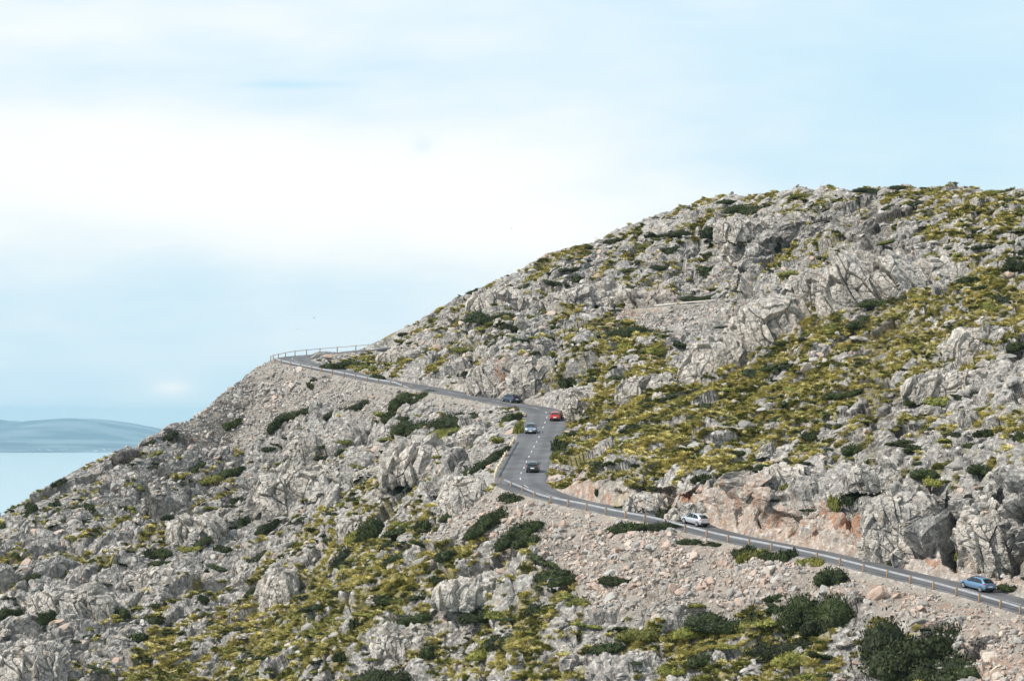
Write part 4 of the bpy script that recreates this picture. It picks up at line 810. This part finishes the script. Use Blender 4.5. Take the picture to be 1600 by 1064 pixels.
def car(label, col, L_=4.2, W=1.78, H=1.47, grp=None, px=0, py=0, up=True, tail=0., name='hatchback_car', emblem=False, roofc=None):
    T, R = ribbon_frame(CEN); off = 1.55 if up else -1.55; best = None
    for i in range(10, len(CEN)-10):
        p = CEN[i]+R[i]*off; d = math.hypot(800+F*p[0]/p[1]-px, HOR-F*p[2]/p[1]-py)
        if best is None or d < best[0]: best = (d, i, p)
    _, i, p = best; f = CEN[i+4]-CEN[i-4]; f /= np.linalg.norm(f); rt = np.cross(f, [0, 0, 1]); rt /= np.linalg.norm(rt)
    if not up: f = -f; rt = -rt
    upv = np.cross(rt, f); Mx = Matrix(((rt[0], f[0], upv[0]), (rt[1], f[1], upv[1]), (rt[2], f[2], upv[2])))
    e = empty(name, p+[0, 0, .015]); e.rotation_euler = Mx.to_euler(); tag(e, label, 'car', 'cars on the mountain road')
    hw = W/2; a = L_/2
    # y, z low, z waist, half width
    st = [(-a, .42, .70, hw*.80), (-a+.05, .30, .93, hw*.90), (-a+.22, .24, 1.0, hw*.965), (-a+.75, .22, 1.0, hw), (-.4, .22, .97, hw), (.55, .22, .94, hw), (a-1.1, .22, .93, hw*.99), (a-.55, .23, .86, hw*.96), (a-.18, .26, .74, hw*.89), (a-.03, .32, .62, hw*.76), (a, .42, .55, hw*.6)]
    secs = []
    for y, zl, zw, h in st:
        k_ = zw-zl; half = [(h*.86, zl), (h*.97, zl+.14*k_), (h, zl+.42*k_), (h*.985, zl+.72*k_), (h*.93, zl+.93*k_), (h*.80, zw), (h*.3, zw+.03)]
        secs.append([(x, y, z) for x, z in half]+[(-x, y, z) for x, z in half[::-1]])
    V, Fl = loft(secs)
    # cabin
    yb0, yt0, yt1, yb1 = -a+.16, -a+.85+tail, .20, 1.08; zb = .93
    cs = []
    for y, zt, ht_, hb in ((yb0, zb+.03, .80, .86), (yb0+.14, zb+.15, .78, .885), (yt0, H-.09, .66, .90), (yt0+.4, H-.03, .69, .905), (-.30, H+.01, .705, .905), (yt1, H-.05, .69, .90), ((yt1+yb1)/2, (H-.05+zb+.02)/2, .765, .895), (yb1, zb+.02, .83, .87)):
        cs.append([(hw*hb, y, zb-.06), (hw*ht_*1.03, y, zt-.05), (hw*ht_*.9, y, zt), (0, y, zt+.025), (-hw*ht_*.9, y, zt), (-hw*ht_*1.03, y, zt-.05), (-hw*hb, y, zb-.06)])
    V2, F2 = loft(cs); F2 = [tuple(q+len(V) for q in f_) for f_ in F2]
    b = poly_obj('body', V+V2, Fl+F2, [col], e, True); add_mod(b, .035)
    def quad(nm, pts, mat, th=.02, par=e, bev=0):
        P = np.array(pts, float); n_ = np.cross(P[1]-P[0], P[2]-P[0]); n_ /= np.linalg.norm(n_); m = len(P)
        o = poly_obj(nm, np.vstack([P-n_*th*1.5, P+n_*th]), [tuple(range(m-1, -1, -1)), tuple(range(m, 2*m))]+[(j, (j+1) % m, m+(j+1) % m, m+j) for j in range(m)], [mat], par); return o
    def out(x, y, z): return (x, y, z)
    # windscreen, rear window
    g1 = lambda y, z, wx: [(wx, y, z), (-wx, y, z)]
    quad('windscreen', [(-hw*.76, yb1-.06, zb+.07), (-hw*.64, yt1+.05, H-.06), (hw*.64, yt1+.05, H-.06), (hw*.76, yb1-.06, zb+.07)][::-1], M_GLASS, .035)
    quad('rear_window', [(-hw*.70, yb0+.09, zb+.16), (hw*.70, yb0+.09, zb+.16), (hw*.60, yt0-.05, H-.13), (-hw*.60, yt0-.05, H-.13)], M_GLASS, .04)
    for s_ in (-1, 1):
        xb, xt = hw*.905, hw*.735
        for pts in ([(xb, -.28, zb+.02), (xb, .80, zb+.02), (xt, .20, H-.11), (xt, -.30, H-.08)], [(xb, -a+.62, zb+.06), (xb, -.36, zb+.02), (xt, -.38, H-.08), (xt, yt0+.12, H-.17)]):
            P = [(s_*x, y, z) for x, y, z in pts]; quad('side_window', P if s_ > 0 else P[::-1], M_GLASS, .018)
        quad('side_mirror', [(s_*hw*.93, .78, .98), (s_*(hw+.17), .72, .99), (s_*(hw+.16), .72, 1.12), (s_*hw*.95, .78, 1.10)], col, .06)
        quad('tail_light', [(s_*hw*.60, -a+.10, .84), (s_*hw*.93, -a+.17, .84), (s_*hw*.90, -a+.19, 1.02), (s_*hw*.66, -a+.12, .98)] if s_ > 0 else [(s_*hw*.66, -a+.12, .98), (s_*hw*.90, -a+.19, 1.02), (s_*hw*.93, -a+.17, .84), (s_*hw*.60, -a+.10, .84)], M_RED, .05)
        quad('tail_light', [(s_*hw*.90, -a+.10, .84), (s_*hw*.96, -a+.40, .86), (s_*hw*.93, -a+.34, .97), (s_*hw*.88, -a+.12, .97)][::s_], M_RED, .015)
        quad('headlight', [(s_*hw*.52, a-.14, .62), (s_*hw*.52, a-.22, .75), (s_*hw*.90, a-.42, .80), (s_*hw*.90, a-.26, .64)][::s_], M_LAMP, .05)
        for yw in (a-.82, -a+.72):
            wv = empty('wheel', (s_*(hw-.10), yw, .31)); wv.parent = e
            V3, F3 = cylinder((s_*-.10, 0, 0), (s_*.115, 0, 0), .315, .315, 28); poly_obj('tyre', V3, F3, [M_TYRE], wv, True)
            Vr = []; Fr = []
            v, f_ = cylinder((s_*.06, 0, 0), (s_*.122, 0, 0), .075, .07, 12); Vr += [tuple(q) for q in v]; Fr += f_
            for q in range(5):
                an = q*2*math.pi/5; c_, n2 = math.cos(an), math.sin(an); v, f_ = cylinder((s_*.10, c_*.05, n2*.05), (s_*.118, c_*.215, n2*.215), .035, .04, 6); Fr += [tuple(z+len(Vr) for z in ff) for ff in f_]; Vr += [tuple(z) for z in v]
            for q in range(24):
                an = q*2*math.pi/24; a2 = (q+1)*2*math.pi/24; base = len(Vr)
                Vr += [(s_*.121, math.cos(t)*r_, math.sin(t)*r_) for t in (an, a2) for r_ in (.20, .235)]; Fr.append((base, base+1, base+3, base+2))
            poly_obj('rim', Vr, Fr, [M_RIM], wv)
            V4, F4 = cylinder((s_*(hw-.30), yw, .335), (s_*(hw+.004), yw, .335), .375, .375, 28); poly_obj('wheel_arch', V4, F4, [M_TRIM], e, True)
    quad('rear_bumper', [(-hw*.84, -a-.02, .30), (hw*.84, -a-.02, .30), (hw*.86, -a+.0, .50), (-hw*.86, -a+.0, .50)], M_TRIM, .04)
    quad('front_bumper', [(hw*.72, a-.03, .28), (-hw*.72, a-.03, .28), (-hw*.66, a+.01, .48), (hw*.66, a+.01, .48)], M_TRIM, .03)
    quad('grille', [(hw*.42, a+.0, .53), (-hw*.42, a+.0, .53), (-hw*.46, a-.10, .66), (hw*.46, a-.10, .66)], M_TRIM, .03)
    quad('licence_plate', [(-.26, -a-.03, .60), (.26, -a-.03, .60), (.26, -a+.0, .72), (-.26, -a+.0, .72)], M_PLATE, .03)
    quad('licence_plate', [(.26, a+.03, .40), (-.26, a+.03, .40), (-.26, a+.02, .52), (.26, a+.02, .52)], M_PLATE, .025)
    if emblem:
        v, f_ = cylinder((0, a-.06, .60), (0, a+.05, .61), .075, .075, 16); poly_obj('round_badge', v, f_, [M_CHROME], e)
    return e
car('metallic light blue hatchback driving uphill near the right edge of the photo', paint('light_blue_paint', (.15, .27, .42), .5), 4.4, 1.8, 1.5, px=1525, py=921)
car('silver hatchback seen from behind beside the pink cliff, driving uphill', paint('silver_paint', (.62, .63, .67), .6), 3.9, 1.68, 1.5, px=1086, py=823)
car('black hatchback seen from behind on the climbing straight, nearest the lower bend', paint('black_paint', (.012, .014, .018), .2), 4.1, 1.74, 1.46, px=829, py=735)
car('grey-blue car facing the camera, coming downhill on the straight', paint('grey_blue_paint', (.20, .24, .32), .5), 4.2, 1.78, 1.46, px=832, py=677, up=False, emblem=True)
car('bright red hatchback seen from behind in the upper bend', paint('red_paint', (.44, .02, .018), .1), 4.1, 1.74, 1.46, px=867, py=656)
car('dark blue hatchback with red tail lights, turning left past the rock wall', paint('dark_blue_paint', (.018, .04, .085), .4), 4.3, 1.78, 1.46, px=799, py=629)

# ---------------------------------------------------------------- dead pole, gulls
g0 = ground(1545, 1052); g1_ = pt(1583, 1023, g0[1]+.8); o0 = g0
V = []; Fl = []; q = 14; prev = None
pts_ = [o0*0+(g1_-o0)*t+np.array([0, 0, .07*math.sin(t*5)]) for t in np.linspace(-.15, 1, 9)]
for i_, c_ in enumerate(pts_):
    r_ = .15-.012*i_; d = (g1_-o0)/np.linalg.norm(g1_-o0); u_ = np.cross(d, [0, 1, 0]); u_ /= np.linalg.norm(u_); v_ = np.cross(d, u_)
    V += [c_+(math.cos(t)*u_+math.sin(t)*v_)*r_*(1+.12*math.sin(3*t+i_)) for t in np.arange(q)/q*2*np.pi]
for i_ in range(8): Fl += [(i_*q+j, i_*q+(j+1) % q, (i_+1)*q+(j+1) % q, (i_+1)*q+j) for j in range(q)]
Fl += [tuple(range(q)), tuple(8*q+np.arange(q))]
lg = poly_obj('dead_trunk', V, Fl, [wood('bleached_wood', (.42, .36, .27), (.60, .53, .42))], None, True); lg.location = o0
tag(lg, 'bleached bare tree trunk sticking up out of the rubble in the bottom right corner', 'dead trunk')
M_GULL = plain('gull_plumage', (.30, .31, .33), .8)
for px, py, Y, bank, lab in ((491, 497, 900, .4, 'tiny dark bird in the sky, right one of the pair above the topmost bend'), (465, 514, 950, -.2, 'tiny bird in the sky, left one of the pair above the topmost bend'), (799, 357, 1000, .1, 'tiny bird in the pale sky left of the middle of the hill'), (587, 254, 1100, -.3, 'tiny bird alone in the brightest cloud, upper centre')):
    V = []; Fl = []; secs = [[(math.cos(t)*r_, y, math.sin(t)*r_*.9) for t in np.arange(8)/8*2*np.pi] for y, r_ in ((-.34, .015), (-.2, .05), (-.05, .085), (.1, .08), (.2, .05), (.27, .045), (.33, .012))]
    V, Fl = loft(secs); V = list(V)
    for s_ in (-1, 1):
        b = len(V); V += [(0, .12, .05), (0, -.08, .05), (s_*.32, .17, .17), (s_*.32, -.02, .16), (s_*.72, -.10, .05), (s_*.70, -.14, .05), (0, .1, .02), (0, -.06, .02), (s_*.32, .15, .145), (s_*.32, 0, .14)]
        Fl += [(b, b+1, b+3, b+2), (b+2, b+3, b+5, b+4), (b+6, b+8, b+9, b+7), (b+8, b+4, b+5, b+9), (b, b+2, b+8, b+6), (b+2, b+4, b+8), (b+1, b+7, b+9, b+3), (b+3, b+9, b+5)]
    o = poly_obj('gull', V, Fl, [M_GULL], None, False); o.location = pt(px, py, Y); o.rotation_euler = (0, bank, .6+bank); tag(o, lab, 'bird', 'birds over the hill')

# ---------------------------------------------------------------- look-alikes whose labels still agree are told apart by their order in view
def words(t): return len(t.replace(',', '').replace('-', ' ').split())
for o in bpy.data.objects:
    if 'label' in o and o.parent is None:
        for a_, b_ in ((' on the left slope', ''), (' left of the cream guardrail', ''), ('under the cleft crag', 'by the cleft crag'), ('over the grassy slope', 'by the grass'), (', lower centre-left', ''), (' beside the broad split crag', ' by the split crag'), (', lower left', ''), (', bottom centre', ''), ('well ', ''), (' behind the light blue car', ' by the road'), (' near the left edge', ''), ('rounded ', ''), ('slanting ', ''), ('dark green', 'green')):
            if words(o['label']) > 11 and o.name.split('.')[0] in ('boulder', 'shrub', 'grass_clump') and not o['label'].startswith('single'): o['label'] = o['label'].replace(a_, b_, 1)
same = {}
for o in bpy.data.objects:
    if o.parent is None and 'label' in o and 'category' in o: same.setdefault(o['label'], []).append(o)
ORD = ['leftmost', 'second from left', 'third from left', 'fourth from left', 'fifth from left', 'sixth from left']
NUM = {2: 'two', 3: 'three', 4: 'four', 5: 'five', 6: 'six'}
for lab, os_ in same.items():
    n = len(os_)
    if not 2 <= n <= 6: continue
    xs_ = [o.location.x/o.location.y for o in os_]; ys_ = [-o.location.z/o.location.y for o in os_]
    if n == 2 and max(ys_)-min(ys_) > max(xs_)-min(xs_):
        for o, y in zip(os_, ys_): o['label'] = lab+(', the upper one' if y == min(ys_) else ', the lower one')
    else:
        for k_, (x, o) in enumerate(sorted(zip(xs_, os_), key=lambda t: t[0])): o['label'] = lab+(', '+ORD[k_] if n > 2 else ', the left one' if k_ == 0 else ', the right one')
for o in bpy.data.objects:
    if 'label' in o and words(o['label']) > 16: o['label'] = o['label'].replace('pale boulder', 'boulder').replace('the ', '', 1); print('LONG', o['label'])
